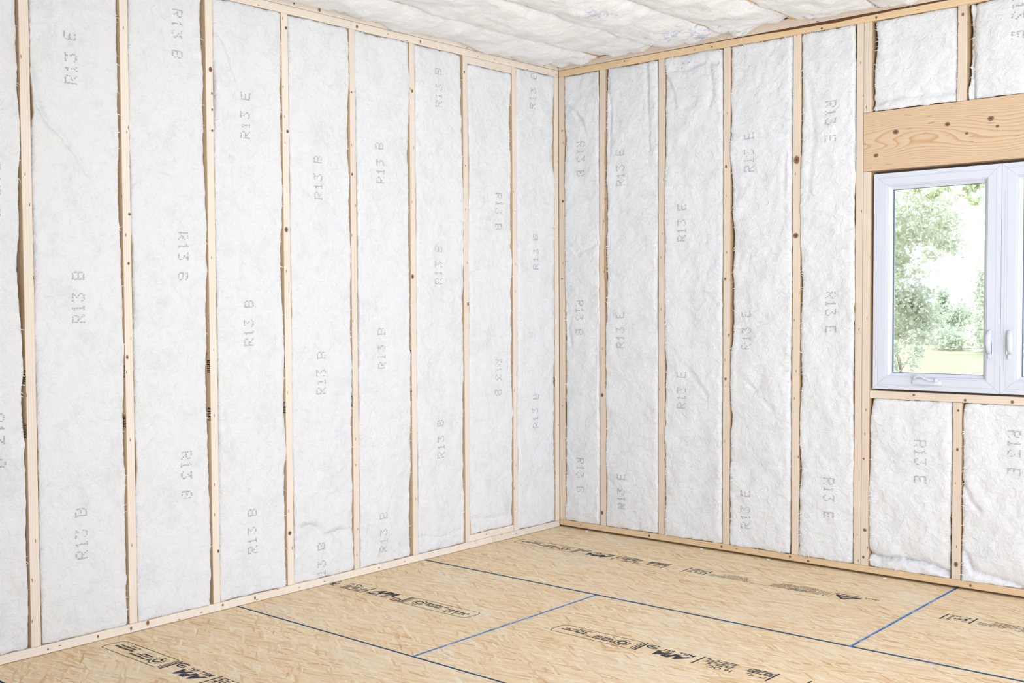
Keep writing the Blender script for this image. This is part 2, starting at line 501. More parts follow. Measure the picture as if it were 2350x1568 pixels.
_txt = {}
def text_tris(s, size, shear=0.0, bold=0.0):
    """outline of a word as triangles in its own flat frame"""
    key = (s, size, shear, bold)
    if key in _txt: return _txt[key]
    cu = bpy.data.curves.new('t', 'FONT'); cu.body = s; cu.size = size; cu.shear = shear; cu.offset = bold
    cu.resolution_u = 3
    cu.align_x = 'CENTER'; cu.align_y = 'CENTER'
    ob = bpy.data.objects.new('t', cu); COL.objects.link(ob)
    dg = bpy.context.evaluated_depsgraph_get()
    me = ob.evaluated_get(dg).to_mesh()
    me.calc_loop_triangles()
    V = np.array([v.co[:2] for v in me.vertices]); T = np.array([t.vertices[:] for t in me.loop_triangles])
    ob.evaluated_get(dg).to_mesh_clear()
    bpy.data.objects.remove(ob); bpy.data.curves.remove(cu)
    _txt[key] = (V, T); return V, T

def stamp(parent, x0, y0, sg, smax, parts):
    """ink stamp on a sheet. s runs away from the boxed end, t across the band (0..0.11).
    sg=+1: s along +x, read upside down; sg=-1: turned half round"""
    z = 0.0004
    fn = lambda s, t: (x0+sg*s, y0-sg*t, z)
    Q = []; TV = []; TF = []
    rr = random.Random(int(abs(x0*1000+y0*100)))
    def line(a, b, w):
        if max(a[0], b[0]) <= smax: Q.append(seg_q(fn, a, b, w*1.35))
    def dashes(s0, s1, t, h, solid=0.75, slant=0.0):
        s = s0
        while s < min(s1, smax):
            L = rr.uniform(0.004, 0.016)
            if rr.random() < solid:
                hh = h*rr.uniform(0.8, 1.25)
                tt = t+rr.uniform(-.12, .12)*h
                Q.append([fn(s, tt), fn(min(s+L, s1), tt), fn(min(s+L, s1)+slant, tt+hh), fn(s+slant, tt+hh)])
            s += L+rr.uniform(0.001, 0.004)
    def word(w, s, t, size, shear=0.0, bold=0.0):
        if s > smax: return
        V, T = text_tris(w, size, shear, bold)
        base = len(TV)
        for gx, gy in V: TV.append(fn(s-gx, t+gy))
        for a in T: TF.append([base+int(i) for i in a])
    if 'box' in parts:
        w = 0.0028; L, H, c = 0.378, 0.110, 0.026
        pts = [(c, 0), (L-0.004, 0), (L, 0.004), (L, H), (0.012, H), (0.004, H-0.010), (0, H-0.03), (0.004, 0.016), (0.012, 0.005), (c, 0)]
        for a, b in zip(pts, pts[1:]): line(a, b, w)
        for k, (t, s0, s1, h) in enumerate([(0.018, .085, .150, .007), (0.034, .040, .145, .009), (0.052, .030, .150, .013),
                                            (0.040, .190, .270, .011), (0.057, .185, .280, .007), (0.072, .160, .290, .012)]):
            dashes(s0, s1, t, h, 0.95)
        # round emblem with inner strokes
        cx, cy = 0.318, 0.058
        for k in range(20):
            a0, a1 = k/20*2*math.pi, (k+.8)/20*2*math.pi
            if k % 7 != 3:
                line((cx+.030*math.cos(a0), cy+.036*math.sin(a0)), (cx+.030*math.cos(a1), cy+.036*math.sin(a1)), .0045)
            if k % 2:
                line((cx+.016*math.cos(a0), cy+.020*math.sin(a0)), (cx+.016*math.cos(a1+.5), cy+.020*math.sin(a1+.5)), .006)
        line((.388, .004), (.390, .106), .0045); line((.400, .0), (.402, .108), .0065)
        # C shaped mark
        cx, cy = 0.440, 0.026
        for k in range(15):
            a0, a1 = 0.6+k/15*4.9, 0.6+(k+1.1)/15*4.9
            line((cx+.026*math.cos(a0), cy+.020*math.sin(a0)), (cx+.026*math.cos(a1), cy+.020*math.sin(a1)), .006)
        dashes(.428, .458, .022, .010, 1.0)
        word('APA', 0.545, 0.074, 0.072, 0.35, 0.0045)
        word('MILL 451', 0.552, 0.026, 0.036, 0.05, 0.0008)
        line((.648, .002), (.644, .112), .0055)
        for k in range(5):
            dashes(.665, .79, .006+.014*k, .008, 0.8, -.004)
        word('16 OC', 0.755, 0.094, 0.036, 0, 0.0008)
        for k in range(4):
            dashes(.835, .935, .008+.013*k, .009, 0.9, -.004)
        for k in range(2):
            dashes(.845, .925, .068+.016*k, .008, 0.6, -.003)
        line((.940, .002), (.936, .110), .0055)
    if 'text' in parts:
        o = -1.052 if 'box' not in parts else 0.0
        line((1.057+o, .0), (1.052+o, .108), .0055); line((1.169+o, .0), (1.165+o, .106), .0055)
        for k in range(4): dashes(1.075+o, 1.155+o, .012+.022*k, .012, 0.8, -.004)
        for k in range(6):
            dashes(1.19+o+(0.05 if k < 3 else 0), 1.395+o-(.03 if k < 2 else 0), .010+.0145*k, .0055, 0.92)
        for k in range(7):
            dashes(1.50+o+(0.03 if k < 3 else 0.0), 1.71+o-(.02 if k > 4 else 0), -.005+.0145*k, .0055, 0.92)
        for k in range(6):
            dashes(1.60+o+(0.12 if k < 3 else 0), 1.775+o, .012+.0145*k, .0055, 0.9)
        line((1.41+o, .096), (1.49+o, .094), .0022)
        line((1.790+o, .0), (1.786+o, .095), .0022)
        dashes(1.795+o, 1.985+o, .004, .010, 0.97, -.003)
        # solid triangle mark with pale centre strokes
        A, B, C = (1.803+o, .034), (1.918+o, .034), (1.852+o, .096)
        if B[0] < smax:
            for a, b in ((A, B), (B, C), (C, A)): line(a, b, .009)
            for k in range(4):
                f = (k+1)/5.5
                line((A[0]+(C[0]-A[0])*f+.006, A[1]+(C[1]-A[1])*f), (B[0]+(C[0]-B[0])*f-.006, B[1]+(C[1]-B[1])*f), .0045)
    V = [c for q in Q for c in q]; F = [tuple(range(4*i, 4*i+4)) for i in range(len(Q))]
    nb = len(V); V += TV; F += [tuple(nb+i for i in f) for f in TF]
    me = bpy.data.meshes.new('printed_lettering')
    me.from_pydata(V, [], F)
    org = Vector((x0, y0, 0))
    for v in me.vertices: v.co -= org
    me.update()
    # wind every face upward
    o = tag(link('printed_lettering', me, M_INK, parent, org), kind='stuff')
    return o
stamp(P['r1a'], 0.067, -0.440, 1, 2.05, ('box', 'text'))
stamp(P['r1b'], 2.347, -0.470, 1, 2.3, ('text',))
stamp(P['r2a'], 0.873, -1.930, -1, 0.868, ('box',))
stamp(P['r2b'], 1.234, -1.716, 1, 2.2, ('box', 'text'))
stamp(P['r3a'], 0.068, -3.112, 1, 2.0, ('box', 'text'))

def seal_smears(parent, pts, seed):
    rr = random.Random(seed); Q = []
    for (xa, ya), (xb, yb), n, spread in pts:
        for k in range(n):
            f = rr.random(); x = xa+(xb-xa)*f; y = ya+(yb-ya)*f
            L = rr.uniform(0.01, 0.05); w = rr.uniform(0.001, 0.005)
            dx, dy = (1, 0) if abs(xb-xa) > abs(yb-ya) else (0, 1)
            ox, oy = dy*rr.gauss(0, spread), dx*rr.gauss(0, spread)
            a = Vector((x+ox, y+oy)); d = Vector((dx+rr.uniform(-.2, .2), dy+rr.uniform(-.2, .2))).normalized(); n_ = Vector((-d.y, d.x))*w/2
            b = a+d*L
            Q.append([(*(a-n_), .0005), (*(b-n_*.4), .0005), (*(b+n_*.4), .0005), (*(a+n_), .0005)])
    me = quads_mesh('edge_seal_smear', Q)
    return tag(link('edge_seal_smear', me, M_SEAL, parent), kind='stuff')
seal_smears(P['r2a'], [((1.066, -1.75), (1.062, -2.15), 46, .007), ((1.064, -1.25), (1.064, -2.45), 16, .005), ((0.10, -2.47), (0.4, -2.47), 7, .012)], 3)
seal_smears(P['r1a'], [((2.229, -0.25), (2.227, -0.75), 40, .006), ((2.229, -0.8), (2.227, -1.2), 10, .006), ((2.05, -1.21), (2.6, -1.21), 9, .02), ((1.15, -1.21), (1.5, -1.21), 10, .015)], 4)

# ------------------------------------------------------------------ walls
wall_left = board('wall_left', None, M_SHEATH, (-0.103, -7.6, -0.02), (-0.0905, 0.10, 2.80), 2, 0)
tag(wall_left, 'open stud wall left of the corner, filled with white batts', None, None, 'structure')
# right wall sheathing with the window opening
bm = bmesh.new()
WX0, WX1, WZ0, WZ1 = 1.845, 2.972, 0.920, 1.958
for lo, hi in (((-0.103, .0905, -0.02), (WX0-.004, .103, 2.80)), ((WX1+.004, .0905, -0.02), (6.15, .103, 2.80)),
               ((WX0-.004, .0905, -0.02), (WX1+.004, .103, WZ0-.004)), ((WX0-.004, .0905, WZ1+.004), (WX1+.004, .103, 2.80))):
    bm_box(bm, lo, hi)
me = bm_to_mesh(bm, 'wall_right'); grain_uv(me, 2)
wall_right = link('wall_right', me, M_SHEATH)
tag(wall_right, 'open stud wall right of the corner, holding the white window', None, None, 'structure')
blocker_wall_back = board('blocker_wall_back', None, M_PLAINW, (-0.25, -7.85, -0.02), (5.4, -7.75, 3.035), 2, 0)  # unseen wall, added and widened to cut the light from behind
tag(blocker_wall_back, 'pale unseen wall added behind the viewpoint to cut light', None, None, 'structure')
blocker_wall_side = board('blocker_wall_side', None, M_PLAINW, (6.16, -7.6, -0.02), (6.26, -4.05, 3.035), 2, 0)  # added out of view to hold back sky light and even the left wall
tag(blocker_wall_side, 'pale unseen wall added opposite the left wall to cut light, open toward the corner', None, None, 'structure')

def knots(parent, wall, items, tilt=0.0):
    for a, z, r in items:
        rr = random.Random(int(a*1000+z*77))
        n = 16; V = [(0, 0)]+[(math.cos(k/n*2*math.pi)*(1+rr.uniform(-.12, .12)), math.sin(k/n*2*math.pi)*(1+rr.uniform(-.12, .12))) for k in range(n)]
        rx, rz = r*rr.uniform(.42, .58), r*rr.uniform(.5, .68)
        if wall == 'RH': rx, rz = r*.62, r*.50
        co = [(0.0007, -x*rx, y*rz) if wall == 'L' else (x*rx, -0.0007, y*rz) for x, y in V]
        F = [(0, 1+k, 1+(k+1) % n) for k in range(n)]
        me = bpy.data.meshes.new('knot'); me.from_pydata(co, [], F)
        uvl = me.uv_layers.new(name='disc')
        for p in me.polygons:
            for li, vi in zip(p.loop_indices, p.vertices): uvl.data[li].uv = V[vi]
        me.update()
        link('knot', me, M_KNOT, parent, (0, -a, z) if wall == 'L' else (a, 0, z))

STAMP_BITS = None
def stud_ink(parent, wall, a, seed, dmax):
    rr = random.Random(seed); Q = []
    for z1, z0 in ((1.110, 1.060), (0.903, 0.850)):
        z = z0
        while z < z1:
            h = rr.uniform(.0025, .0055)
            d0 = -.0025; d1 = -dmax
            parts = [(d0, d1)] if rr.random() < .5 else [(d0, d0+(d1-d0)*.45), (d0+(d1-d0)*.6, d1)]
            for e0, e1 in parts:
                Q.append([(e0, z), (e1, z), (e1, z+h), (e0, z+h)])
            z += h+rr.uniform(.002, .004)
    quads = [[((d, -a, zz) if wall == 'L' else (a, -d, zz)) for d, zz in q] for q in Q]
    me = quads_mesh('stamped_lettering', quads)
    org = Vector((0, -a, 0.85)) if wall == 'L' else Vector((a, 0, 0.85))
    for v in me.vertices: v.co -= org
    tag(link('stamped_lettering', me, M_BLACK, parent, org), kind='stuff')

D = 0.089
def lstud(name, a0, a1, z0=STUD_H0, z1=Z_TOP, mat=None, d=0.0):
    return board(name, wall_left, mat or M_PALE, (-D+d, -a1, z0), (d, -a0, z1), 2, 0.003, side_shade=(1, M_SIDESHADE))
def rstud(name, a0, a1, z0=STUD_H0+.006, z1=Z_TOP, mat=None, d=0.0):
    return board(name, wall_right, mat or M_STUDR, (a0, -d, z0), (a1, D-d, z1), 2, 0.003, side_shade=(0, M_SIDESHADE))

LST = [(0.0005, 0.041), (0.412, 0.4505), (0.844, 0.883), (1.270, 1.3085), (1.7005, 1.739), (2.135, 2.174), (2.5695, 2.608), (3.001, 3.0395), (3.441, 3.4825), (3.866, 3.904), (4.29, 4.328), (4.70, 4.738)]
LKN = {7: [(3.008, 1.729, 0.0128), (3.016, 1.527, 0.0114), (3.03, 1.143, 0.0143)], 6: [(2.584, 2.377, 0.0211), (2.578, 2.275, 0.0106), (2.578, 2.205, 0.0106), (2.579, 2.114, 0.0106), (2.578, 0.268, 0.0124)],
       5: [(2.159, 1.701, 0.0209), (2.146, 2.629, 0.0144), (2.144, 2.155, 0.0145), (2.160, 0.285, 0.0197)], 4: [(1.728, 2.387, 0.0101), (1.729, 1.989, 0.0119)],
       3: [(1.298, 1.494, 0.0198), (1.290, 2.449, 0.0143)], 2: [(0.853, 1.349, 0.0152), (0.872, 2.605, 0.0131), (0.867, 2.102, 0.0075)]}
for i, (a0, a1) in enumerate(LST):
    o = lstud('stud', a0, a1)
    if i in LKN: knots(o, 'L', LKN[i])
    if i in (0, 3, 4, 5, 6, 7, 8): stud_ink(o, 'L', a1+.0004, 20+i, .022 if i else .02)
bp = board('bottom_plate', wall_left, M_PALE, (-D, -0.648, 0.0015), (0, -0.0005, 0.0375), 1, 0.003)
bp2 = board('bottom_plate', wall_left, M_PALE, (-D, -4.9, 0.0015), (0.0, -0.650, 0.0375), 1, 0.003)
knots(bp2, 'L', [(3.19, 0.020, 0.0113), (3.034, 0.020, 0.0131), (2.952, 0.026, 0.0191), (2.558, 0.024, 0.0109), (2.374, 0.020, 0.0128), (1.565, 0.018, 0.0089), (3.413, 0.018, 0.0082)])
tp = board('top_plate', wall_left, M_PALE, (-D, -0.649, Z_TOP), (0, -0.0005, 2.7325), 1, 0.003)
tp2 = board('top_plate', wall_left, M_PALE, (-D, -4.9, Z_TOP), (0, -0.651, 2.7325), 1, 0.003)
tp3 = board('top_plate', wall_left, M_PALE, (-D, -4.9, 2.7342), (-0.0015, -0.0005, 2.771), 1, 0.003)
knots(tp2, 'L', [(1.223, 2.712, 0.0144), (1.686, 2.712, 0.0153)])
knots(tp3, 'L', [(1.935, 2.748, 0.0164), (2.094, 2.75, 0.0096), (1.335, 2.756, 0.0159), (1.393, 2.748, 0.0105), (0.738, 2.752, 0.0152), (0.879, 2.758, 0.0112)])
board('blocking', wall_left, M_PALE, (-D, -0.8435, 2.655), (-0.002, -0.451, 2.6945), 1, 0.003)
board('blocking', wall_left, M_PALE, (-D, -0.8435, 0.038), (-0.002, -0.451, 0.075), 1, 0.003)

KING = (1.7575, 1.7915)
RST = [(0.0005, 0.041), (0.287, 0.3255), (0.671, 0.7095), (1.0595, 1.0975), (1.4405, 1.479), KING]
RKN = {0: [(0.030, 1.957, 0.0140), (0.025, 2.376, 0.0103), (0.022, 1.496, 0.0104)], 1: [(0.302, 0.811, 0.0183), (0.300, 0.12, 0.0206)], 3: [(1.075, 2.066, 0.0148), (1.075, 0.936, 0.015), (1.072, 1.471, 0.013)],
       4: [(1.460, 2.065, 0.0334), (1.457, 1.682, 0.0265)]}
for i, (a0, a1) in enumerate(RST):
    o = rstud('stud', a0, a1)
    if i in RKN: knots(o, 'R', RKN[i])
    if i == 2: stud_ink(o, 'R', a1+.0004, 61, .016)
    if i == 1:
        zs = np.linspace(0.85, 2.34, 90)
        wd_ = np.clip(.0035+.0055*vnoise(zs*5, zs*0, 71)+.003*vnoise(zs*31, zs*0, 72), .0003, .011)*np.interp(zs, [.85, 1.0, 2.2, 2.34], [.2, 1, 1, .1])
        V = []; F = []
        for z_, w_ in zip(zs, wd_): V += [(a1-.0025-w_, -.0006, z_), (a1-.001, -.0010, z_), (a1+.0006, .002+w_*.8, z_)]
        for q in range(len(zs)-1):
            for j in range(2): F.append((q*3+j, q*3+j+1, q*3+j+4, q*3+j+3))
        org = Vector((a1, 0, .85))
        link('bark_edge', npmesh('bark_edge', np.array(V)-np.array(org), F), M_BARKL, o, org)
jk = rstud('jack_stud', 1.7925, 1.829, z1=1.9735)
knots(jk, 'R', [(1.812, 0.22, 0.0172), (1.806, 0.085, 0.0138), (1.804, 0.572, 0.0103)])
rstud('cripple_stud', 1.7925, 1.829, z0=2.2595)
cu = rstud('cripple_stud', 2.2155, 2.2545, z0=2.2595)
knots(cu, 'R', [(2.237, 2.652, 0.0142)])
cl = rstud('cripple_stud', 2.2105, 2.2495, z1=0.871)
knots(cl, 'R', [(2.231, 0.115, 0.0196), (2.234, 0.834, 0.013), (2.232, 0.653, 0.013)])
rstud('cripple_stud', 2.62, 2.658, z0=2.2595); rstud('cripple_stud', 2.62, 2.658, z1=0.871)
hd = board('window_header', wall_right, M_HEAD, (1.793, -0.0015, 1.975), (3.025, 0.0375, 2.2585), 0, 0.003)
board('window_header', wall_right, M_HEAD, (1.793, 0.0515, 1.975), (3.025, 0.089, 2.2585), 0, 0.003)
knots(hd, 'RH', [(1.945, 2.151, 0.0248), (2.176, 2.16, 0.0209), (2.359, 2.164, 0.025), (2.259, 2.109, 0.0143), (1.854, 2.048, 0.0201), (2.386, 2.126, 0.014)])
for k in hd.children: k.location.y -= 0.0015
sp = board('sill_plate', wall_right, M_STUDR, (1.8295, 0, 0.872), (2.988, D, 0.9095), 0, 0.003)
knots(sp, 'R', [(2.037, 0.897, 0.0116), (2.263, 0.884, 0.0129), (2.459, 0.886, 0.0126)])
rstud('jack_stud', 2.989, 3.025, z1=1.9735); rstud('stud', 3.026, 3.064)
for a in (3.41, 3.80, 4.19): rstud('stud', a, a+.038)
rb = board('bottom_plate', wall_right, M_AMBER, (0.0005, 0.0, 0.0115), (4.9, D, 0.0437), 0, 0.003)
knots(rb, 'R', [(0.613, 0.027, 0.0150), (1.054, 0.029, 0.0133), (1.53, 0.024, 0.0131), (1.434, 0.032, 0.0120), (2.294, 0.026, 0.0114)])
# lower top plate with a waney, bark-edged top arris
lt = board('top_plate', wall_right, M_AMBER, (0.0005, 0.0, Z_TOP), (4.9, D, 2.7325), 0, 0.003)
knots(lt, 'R', [(0.993, 2.712, 0.0100), (1.85, 2.709, 0.0120), (1.585, 2.704, 0.012), (0.453, 2.720, 0.0098)])
xs = np.linspace(0.80, 3.2, 60)
h = np.interp(xs, [0.8, 1.1, 1.25, 1.4, 1.6, 1.75, 1.9, 2.2, 2.5, 3.2], [0, .001, .004, .010, .013, .012, .008, .004, .003, .0]) + 0.0015*fbm(xs*9, xs*0, 77)
V = []; F = []
for x, hh in zip(xs, h):
    hh = max(hh, 0.0002); V += [(x, -0.0012, 2.7335-hh), (x, -0.0016, 2.7335-hh*.45), (x, -0.0008, 2.7345)]
for i in range(len(xs)-1):
    for j in range(2):
        a = i*3+j; F.append((a, a+3, a+4, a+1))
link('bark_edge', npmesh('bark_edge', V, F), M_BARK, lt)
# upper top plate, bowed up along its length
bm = bmesh.new(); N = 24
ring = []
for i in range(N+1):
    x = 0.0005+4.9*i/N; dz = np.interp(x, [0, .5, 1.2, 1.9, 2.6, 5], [0, .002, .012, .016, .012, .0])
    ring.append([bm.verts.new((x, y, z+dz*(1 if z > 2.75 else .2))) for y, z in ((-.0005, 2.7340), (-.0005, 2.7700), (D, 2.7700), (D, 2.7340))])
for i in range(N):
    for j in range(4):
        bm.faces.new((ring[i][j], ring[i][(j+1) % 4], ring[i+1][(j+1) % 4], ring[i+1][j]))
bm.faces.new(ring[0][::-1]); bm.faces.new(ring[N])
bmesh.ops.recalc_face_normals(bm, faces=bm.faces)
me = bm_to_mesh(bm, 'top_plate'); grain_uv(me, 0)
link('top_plate', me, M_STUDR, wall_right)
# ------------------------------------------------------------------ ceiling
Z_J = 2.774
ceiling = board('ceiling', None, M_SHEATH, (-0.25, -7.6, 3.02), (6.15, 0.16, 3.035), 0, 0)
tag(ceiling, 'joist ceiling packed with drooping white batts', None, None, 'structure')
JX = [0.287, 0.672, 1.064, 1.452, 1.846, 2.236, 2.64, 3.04, 3.44, 3.84]
for x in JX:
    board('ceiling_joist', ceiling, M_JOIST, (x-.019, -7.55, Z_J), (x+.019, D+.01, 3.018), 1, 0.002)
board('rim_joist', ceiling, M_JOIST, (-0.10, -7.55, Z_J), (-0.062, D+.01, 3.018), 1, 0.002)
board('rim_joist', ceiling, M_JOIST, (-0.062, D-.03, Z_J+.018), (6.1, D+.008, 3.018), 0, 0.002)

# ------------------------------------------------------------------ fibreglass batts
DOT = {'R': ["11110", "10001", "10001", "11110", "10100", "10010", "10001"], '1': ["00100", "01100", "00100", "00100", "00100", "00100", "01110"],
       '3': ["11111", "00010", "00100", "00010", "00001", "10001", "01110"], 'B': ["11110", "10001", "10001", "11110", "10001", "10001", "11110"],
       'E': ["11111", "10000", "10000", "11110", "10000", "10000", "11111"], ' ': ["00000"]*7}

def mapper(wall):
    if wall == 'L': return lambda a, b, d: np.stack([d, -a, b], -1)
    if wall == 'R': return lambda a, b, d: np.stack([a, -d, b], -1)
    return lambda a, b, d: np.stack([a, -b, Z_J-d], -1)

def batt(name, label, wall, a0, a1, b0, b1, seed, prints=(), creases=(), group=None, wisps=40, res=0.008, resb=0.0072, full=True,
         rec=(0.020, 0.014), gap=(0.004, 0.001), rtop=0.010, rbot=0.005, amp=0.006, d0=0.004, fun=None, back=-0.080, rr=0.035, endgap=.0015, inkm=None, scribbles=()):
    mp = mapper(wall)
    na = max(8, int((a1-a0)/res)); nb = max(8, int((b1-b0)/resb))
    ua = np.linspace(0, 1, na+1); ua = ua+0.055*np.sin(2*np.pi*ua)*-0.9   # closer spacing near the edges
    ub = np.linspace(0, 1, nb+1)
    U, Vv = np.meshgrid(ua, ub)
    H = b1-b0
    bb = b0+ub*H
    def edge(k, g, rag):
        n = fbm(bb*2.2+3*k, bb*0+seed, seed+40+k, 3)
        f = fbm(bb*22, bb*0+seed*1.3, seed+50+k, 2)
        return g+np.maximum(0, n-0.15)*rag+0.0017*f+0.0012*vnoise(bb*63, bb*0+seed+k, seed+33+k)+0.0010
    gl = edge(0, gap[0], .014); gh = edge(1, gap[1], .008)
    lo = (a0+gl)[:, None]; hi = (a1-gh)[:, None]
    A = lo+(hi-lo)*U
    eb = lambda k: endgap+0.003*fbm(ua*9, ua*0+seed, seed+60+k, 3)
    Bl = b0+eb(0)[None, :]; Bh = b1-eb(1)[None, :]
    B = Bl+(Bh-Bl)*Vv
    sl = A-lo; sh = hi-A; st = Bh-B; sb = B-Bl
    def q(s, r):
        t = np.clip(s/r, 0, 1); return 1-np.sqrt(np.clip(1-(1-t)**2, 0, 1))
    n1 = lambda k, f: fbm(B*f+seed*.37, B*0+k*3.3, seed+70+k, 3)
    recl = rec[0]*np.clip(0.9+0.9*n1(0, 2.6), .25, 2.0); rech = rec[1]*np.clip(0.9+0.9*n1(1, 2.6), .1, 2.2)
    d = d0+amp*fbm(A*4.5+seed, B*3.2, seed, 2)+amp*.55*fbm(A*15, B*12+seed, seed+5, 2)+amp*.26*fbm(A*48, B*42, seed+9, 2)
    d = d-recl*q(sl, rr)-rech*q(sh, rr)-rtop*q(st, rr*.9)-rbot*q(sb, rr*.9)
    for pts, depth, wid, step in creases:
        best = np.full(A.shape, 1e9); side = np.zeros(A.shape)
        wob = 0.006*fbm(A*20, B*20, seed+90, 2)
        for (xa, ya), (xb, yb) in zip(pts, pts[1:]):
            dx, dy = xb-xa, yb-ya; L2 = dx*dx+dy*dy
            t = np.clip(((A-xa)*dx+(B-ya)*dy)/L2, 0, 1)
            px, py = A-(xa+t*dx), B-(ya+t*dy); ds = np.hypot(px, py)
            sg = np.sign(dx*(B-ya)-dy*(A-xa))
            m = ds < best; best = np.where(m, ds, best); side = np.where(m, sg, side)
        best = np.abs(best+wob)
        d = d-depth*np.exp(-(best/wid)**2)+np.where(side > 0, step*np.exp(-best/.045), 0)
    if fun is not None: d = d+fun(A, B)
    grid = mp(A, B, d)
    V = grid.reshape(-1, 3)
    nr, nc = A.shape
    I = np.arange(nr*nc).reshape(nr, nc)
    F = np.stack([I[:-1, :-1], I[:-1, 1:], I[1:, 1:], I[1:, :-1]], -1).reshape(-1, 4)
    # sides running back into the bay
    per = np.concatenate([I[0, :], I[1:, -1], I[-1, -2::-1], I[-2:0:-1, 0]])
    aP, bP, dP = A.reshape(-1)[per], B.reshape(-1)[per], d.reshape(-1)[per]
    ca, cb = (a0+a1)/2, (b0+b1)/2
    inset = 0.004
    a2 = ca+(aP-ca)*(1-2*inset/(a1-a0)); b2 = cb+(bP-cb)*(1-2*inset/(b1-b0))
    d2 = dP-.02 if wall != 'C' else np.minimum(dP-.006, -.002+0*dP)
    m1 = mp(a2, b2, d2)
    rings = [m1]
    if back is not None: rings.append(mp(a2, b2, np.full(len(per), back)))
    nface = len(F)
    base = len(V); n = len(per); idx = [per]
    for r_ in rings:
        V = np.concatenate([V, r_]); idx.append(np.arange(base, base+n)); base += n
    for i0, i1 in zip(idx, idx[1:]):
        F = np.concatenate([F, np.stack([i0, i1, np.roll(i1, -1), np.roll(i0, -1)], -1)])
    if wall in ('L', 'C'): pass
    org = np.array([[0, -(a0+a1)/2, b0], [(a0+a1)/2, 0, b0], [(a0+a1)/2, -b0, Z_J]][('L', 'R', 'C').index(wall)])
    if wall == 'L': F = F[:, ::-1]
    if wall == 'C': F = F
    me = npmesh(name, V-org, F)
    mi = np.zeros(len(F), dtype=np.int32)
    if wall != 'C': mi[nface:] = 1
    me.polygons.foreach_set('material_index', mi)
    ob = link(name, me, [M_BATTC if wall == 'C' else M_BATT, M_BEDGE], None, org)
    tag(ob, label, 'insulation', group)
    def samp(a, b):
        fb = np.clip((b-b0)/H, 0, 1)*nb; r_ = min(int(fb), nb-1)
        row = A[r_]; c = int(np.clip(np.searchsorted(row, a)-1, 0, nc-2))
        ta = np.clip((a-row[c])/(row[c+1]-row[c]), 0, 1); tb = fb-r_
        return (d[r_, c]*(1-ta)+d[r_, c+1]*ta)*(1-tb)+(d[r_+1, c]*(1-ta)+d[r_+1, c+1]*ta)*tb
    rn = random.Random(seed*31+5)
    # dot matrix marks: each dot is a short dash of ink lying on the fibres
    for (direction, ac, z0, z1, last) in prints:
        Q = []
        text = 'R13 '+last if last != 'R' else 'R'
        ln = 0.2135; cell = ln/5.0
        for ci, ch in enumerate(text):
            for ry in range(7):
                for cx in range(5):
                    if DOT[ch][ry][cx] != '1' or rn.random() < .10: continue
                    along = ci*cell+cx*0.0068+.004; acr = (3-ry)*0.0079
                    # direction u: letters run upward, tops toward lower a on the left wall / left in view
                    if direction == 'u': zz = z0+along; da = -acr
                    else: zz = z1-along; da = acr
                    aa = ac+(-da if wall == 'L' else da)
                    aa += rn.gauss(0, .0006); zz += rn.gauss(0, .0006)
                    if not (a0+.004 < aa < a1-.004 and b0+.004 < zz < b1-.004): continue
                    hw, hh = rn.uniform(.0024, .0043), rn.uniform(.0018, .0034)
                    qd = []
                    for sx, sy in ((-1, -1), (1, -1), (1, 1), (-1, 1)):
                        x, y = aa+sx*hw, zz+sy*hh
                        qd.append(mp(np.float64(x), np.float64(y), samp(x, y)+.0009))
                    Q.append(qd)
        if Q:
            V2 = np.array(Q).reshape(-1, 3)-org
            pm = npmesh('printed_lettering', V2, np.arange(len(V2)).reshape(-1, 4), False)
            tag(link('printed_lettering', pm, inkm or M_INKG, ob, org), kind='stuff')
    for (ac, bc, ra, rb, n) in scribbles:
        Q = []
        for k in range(n):
            aa = ac+rn.gauss(0, ra*.5); b_ = bc+rn.gauss(0, rb*.5); th = rn.choice((0.6, -0.9, 1.7))+rn.gauss(0, .25)
            L = rn.uniform(.008, .03); w = rn.uniform(.0012, .003)
            dx, dy = math.cos(th)*L/2, math.sin(th)*L/2; nx, ny = -math.sin(th)*w, math.cos(th)*w
            qd = []
            for x, y in ((aa-dx-nx, b_-dy-ny), (aa+dx-nx, b_+dy-ny), (aa+dx+nx, b_+dy+ny), (aa-dx+nx, b_-dy+ny)):
                if not (a0 < x < a1 and b0 < y < b1): qd = None; break
                qd.append(mp(np.float64(x), np.float64(y), samp(x, y)+.0015))
            if qd: Q.append(qd)
        if Q:
            V2 = np.array(Q).reshape(-1, 3)-org
            pm = npmesh('printed_lettering', V2, np.arange(len(V2)).reshape(-1, 4), False)
            tag(link('printed_lettering', pm, M_INKB, ob, org), kind='stuff')
